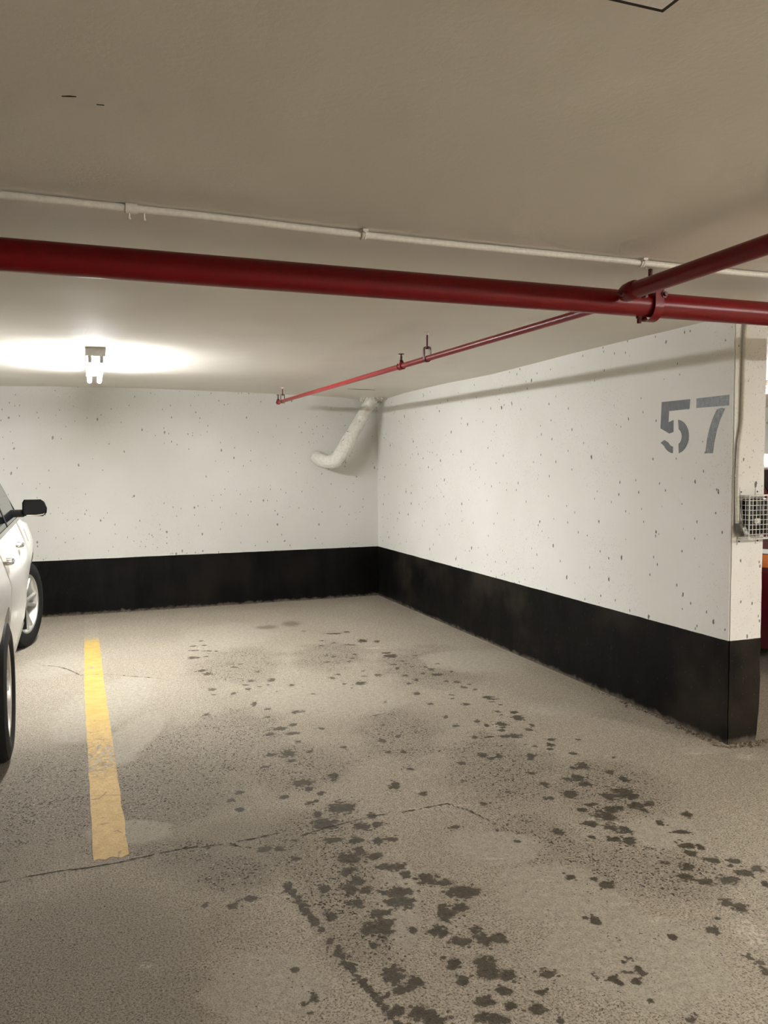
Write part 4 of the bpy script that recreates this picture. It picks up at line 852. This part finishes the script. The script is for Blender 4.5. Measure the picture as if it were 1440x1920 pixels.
def make_car(label, loc, paint, steer=0.0, amber=False):
    t = thing('car', label, 'car', loc)
    ys = sorted(set(list(np.linspace(-2.36, 2.36, 60)) + [-2.345, 2.345, 1.12, 1.16, .35]))
    bm = bmesh.new(); secs = []
    for y in ys:
        P = section(y); full = P + [(-x, z) for x, z in P[::-1][1:-1]]
        secs.append([bm.verts.new((x, y, z)) for x, z in full])
    n = len(secs[0])
    for a, b in zip(secs, secs[1:]):
        for k in range(n): bm.faces.new((a[k], a[(k+1) % n], b[(k+1) % n], b[k]))
    bm.faces.new(secs[0]); bm.faces.new(secs[-1][::-1])
    body = new('body', bm, M[paint], t, auto=35)
    # wheel arches cut out of the body
    bm = bmesh.new()
    for yc in (AX, -AX):
        for s in (-1, 1):
            b2 = bmesh.new(); lathe(b2, [(0, 0), (0, .425), (.5, .425), (.5, 0)], (s*.60, yc, .375), (s, 0, 0), 48)
            tmp = bpy.data.meshes.new('tmp'); b2.to_mesh(tmp); b2.free(); bm.from_mesh(tmp); bpy.data.meshes.remove(tmp)
    cut = new('cutter', bm, M[paint], t, smooth=False)
    md = body.modifiers.new('arches', 'BOOLEAN'); md.operation = 'DIFFERENCE'; md.object = cut; md.solver = 'EXACT'
    dg = bpy.context.evaluated_depsgraph_get(); me = bpy.data.meshes.new_from_object(body.evaluated_get(dg))
    body.modifiers.clear(); body.data = me; bpy.data.objects.remove(cut)
    for yc in (AX, -AX):
        for s in (-1, 1):
            bm = bmesh.new(); lathe(bm, [(.005, .10), (.005, .421), (.262, .421), (.262, .414), (.012, .414), (.012, .10)], (s*.60, yc, .375), (s, 0, 0), 48)
            bmesh.ops.bisect_plane(bm, geom=bm.verts[:]+bm.edges[:]+bm.faces[:], plane_co=(0, 0, .215), plane_no=(0, 0, -1), clear_outer=True)
            new('wheel_liner', bm, M['black'], t)
            make_wheel(t, s*(.76 if yc > 0 else .79), yc, steer if yc > 0 else 0, s)
    for s in (1, -1):
        # doors: slightly proud panels, the gap between them reads as the shut line
        arch = lambda y: max(.34, .375+math.sqrt(max(0, .46**2-(y+AX)**2)))
        for (y0, y1, lo) in ((-.135, .93, .34), (-1.16, -.148, arch)):
            bm = bmesh.new(); side_patch(bm, y0, y1, lo, 1.108, s, .004, .006, 18, 14); d = new('door', bm, M[paint], t)
            yh = y0+HANDLE
            b2 = bmesh.new(); tube(b2, smoothpath([(s*(hw(yh, 1.0)-.002), yh-.02, 1.0), (s*(hw(yh, 1.0)+.036), yh, 1.0), (s*(hw(yh, 1.0)+.038), yh+.10, 1.0), (s*(hw(yh, 1.0)+.034), yh+.15, 1.0), (s*(hw(yh, 1.0)-.002), yh+.17, 1.0)], 5), .0125, 12)
            new('door_handle', b2, M['chrome'], d)
        # side glass, pillars, chrome belt strip, sill moulding
        zt_ = lambda y: max(1.15, min(1.60, topz(y)-.085))
        bm = bmesh.new(); side_patch(bm, -1.86, 1.13, 1.125, lambda y: max(1.14, min(1.625, topz(y)-.035)), s, .001, .004, 40, 6); new('window_surround', bm, M['matblack'], t)
        for (y0, y1) in ((-.10, .84), (-1.14, -.16), (-1.80, -1.20)):
            bm = bmesh.new(); side_patch(bm, y0, y1, 1.135, zt_, s, .005, .006, 14, 6); new('side_window', bm, M['glass'], t)
        for (y0, y1) in ((-.162, -.098), (-1.202, -1.138)):
            bm = bmesh.new(); side_patch(bm, y0, y1, 1.13, zt_, s, .008, .008, 3, 6); new('pillar_trim', bm, M['black'], t)
        bm = bmesh.new(); side_patch(bm, -1.80, 1.05, 1.108, 1.132, s, .007, .010, 30, 1); new('belt_moulding', bm, M['chrome'], t)
        bm = bmesh.new(); side_patch(bm, -1.00, 1.00, .262, .300, s, .016, .03, 20, 2); new('sill_moulding', bm, M['chrome'], t)
        bm = bmesh.new(); side_patch(bm, 1.02, 1.06, .93, 1.03, s, .005, .006, 2, 4); new('fender_vent', bm, M['chrome'], t)
        # black lower cladding
        bm = bmesh.new(); side_patch(bm, -1.0, 1.0, .205, .255, s, .006, .02, 20, 2); new('sill_cladding', bm, M['black'], t)
        # mirror
        bm = bmesh.new(); prof = [(.0, .86), (.35, 1.0), (.75, .93), (1.0, .55)]
        x0 = .835
        def ring(bmx, ysh, sc_, yy):
            pts = [(.055, -.055), (.19, -.060), (.215, -.035), (.218, .0), (.200, .048), (.175, .066), (.06, .066), (.048, .045), (.046, -.035)]
            cx_, cz_ = .132, .003
            return [bmx.verts.new((s*(x0+cx_+(px-cx_)*sc_), yy, 1.215+cz_+(pz-cz_)*sc_)) for px, pz in pts]
        rows = [ring(bm, 0, .93, .565), ring(bm, 0, 1.0, .575), ring(bm, 0, 1.0, .61), ring(bm, 0, .92, .66), ring(bm, 0, .6, .70)]
        for a, b in zip(rows, rows[1:]):
            for k in range(9): bm.faces.new((a[k], a[(k+1) % 9], b[(k+1) % 9], b[k]))
        bm.faces.new(rows[0]); bm.faces.new(rows[-1][::-1])
        mm = new('side_mirror', bm, M['matblack'], t, auto=50)
        bm = bmesh.new(); r0 = ring(bm, 0, .86, .563); f = bm.faces.new(r0)
        rr_ = bmesh.ops.extrude_face_region(bm, geom=[f]); bmesh.ops.translate(bm, vec=(0, .004, 0), verts=[v for v in rr_['geom'] if isinstance(v, bmesh.types.BMVert)])
        new('mirror_glass', bm, M['mirrorglass'], mm, smooth=False)
        bm = bmesh.new(); tube(bm, [(s*(x0+.075), .566, 1.166), (s*(x0+.14), .564, 1.163), (s*(x0+.19), .566, 1.168), (s*(x0+.205), .570, 1.182)], [.003, .006, .006, .003], 8); new('mirror_trim', bm, M['chrome'], mm)
        bm = bmesh.new(); box(bm, *sorted((s*(x0-.05), s*(x0+.06))), .60, .66, 1.15, 1.205, .008); new('mirror_arm', bm, M['black'], mm)
        # lamps
        bm = bmesh.new(); side_patch(bm, -2.352, -1.98, .86 if amber else .84, .955, s, .006, .01, 12, 4); new('tail_lamp', bm, M['amber' if amber else 'redlens'], t)
        bm = bmesh.new(); side_patch(bm, -2.352, -1.98, .962, .995, s, .007, .01, 12, 2); new('lamp_trim', bm, M['chrome'], t)
        bm = bmesh.new(); side_patch(bm, 2.02, 2.32, .70, lambda y: topz(y)-.09, s, .006, .01, 10, 4); new('headlamp', bm, M['chrome'], t)
    bm = bmesh.new(); top_patch(bm, .42, 1.10, lambda y: .62+.15*(y-.42)/.68); new('windscreen', bm, M['glass'], t)
    bm = bmesh.new(); top_patch(bm, -2.22, -1.88, lambda y: .62); new('rear_window', bm, M['glass'], t)
    bm = bmesh.new(); box(bm, -.78, .78, -2.385, -2.33, .40, .60, .02); new('rear_bumper', bm, M['black'], t)
    bm = bmesh.new(); box(bm, -.50, .50, 2.30, 2.375, .42, .62, .02); new('front_grille', bm, M['black'], t)
    return t
make_car('white car parked nose to the wall at the left edge, front wheels turned', (-4.53, -2.80, 0), 'carwhite', math.radians(-17))
make_car('dark red car with amber tail lamp, mostly hidden behind the end of the wall', (1.945, -2.485, 0), 'carred', 0, True).scale = (.93, .93, .93)
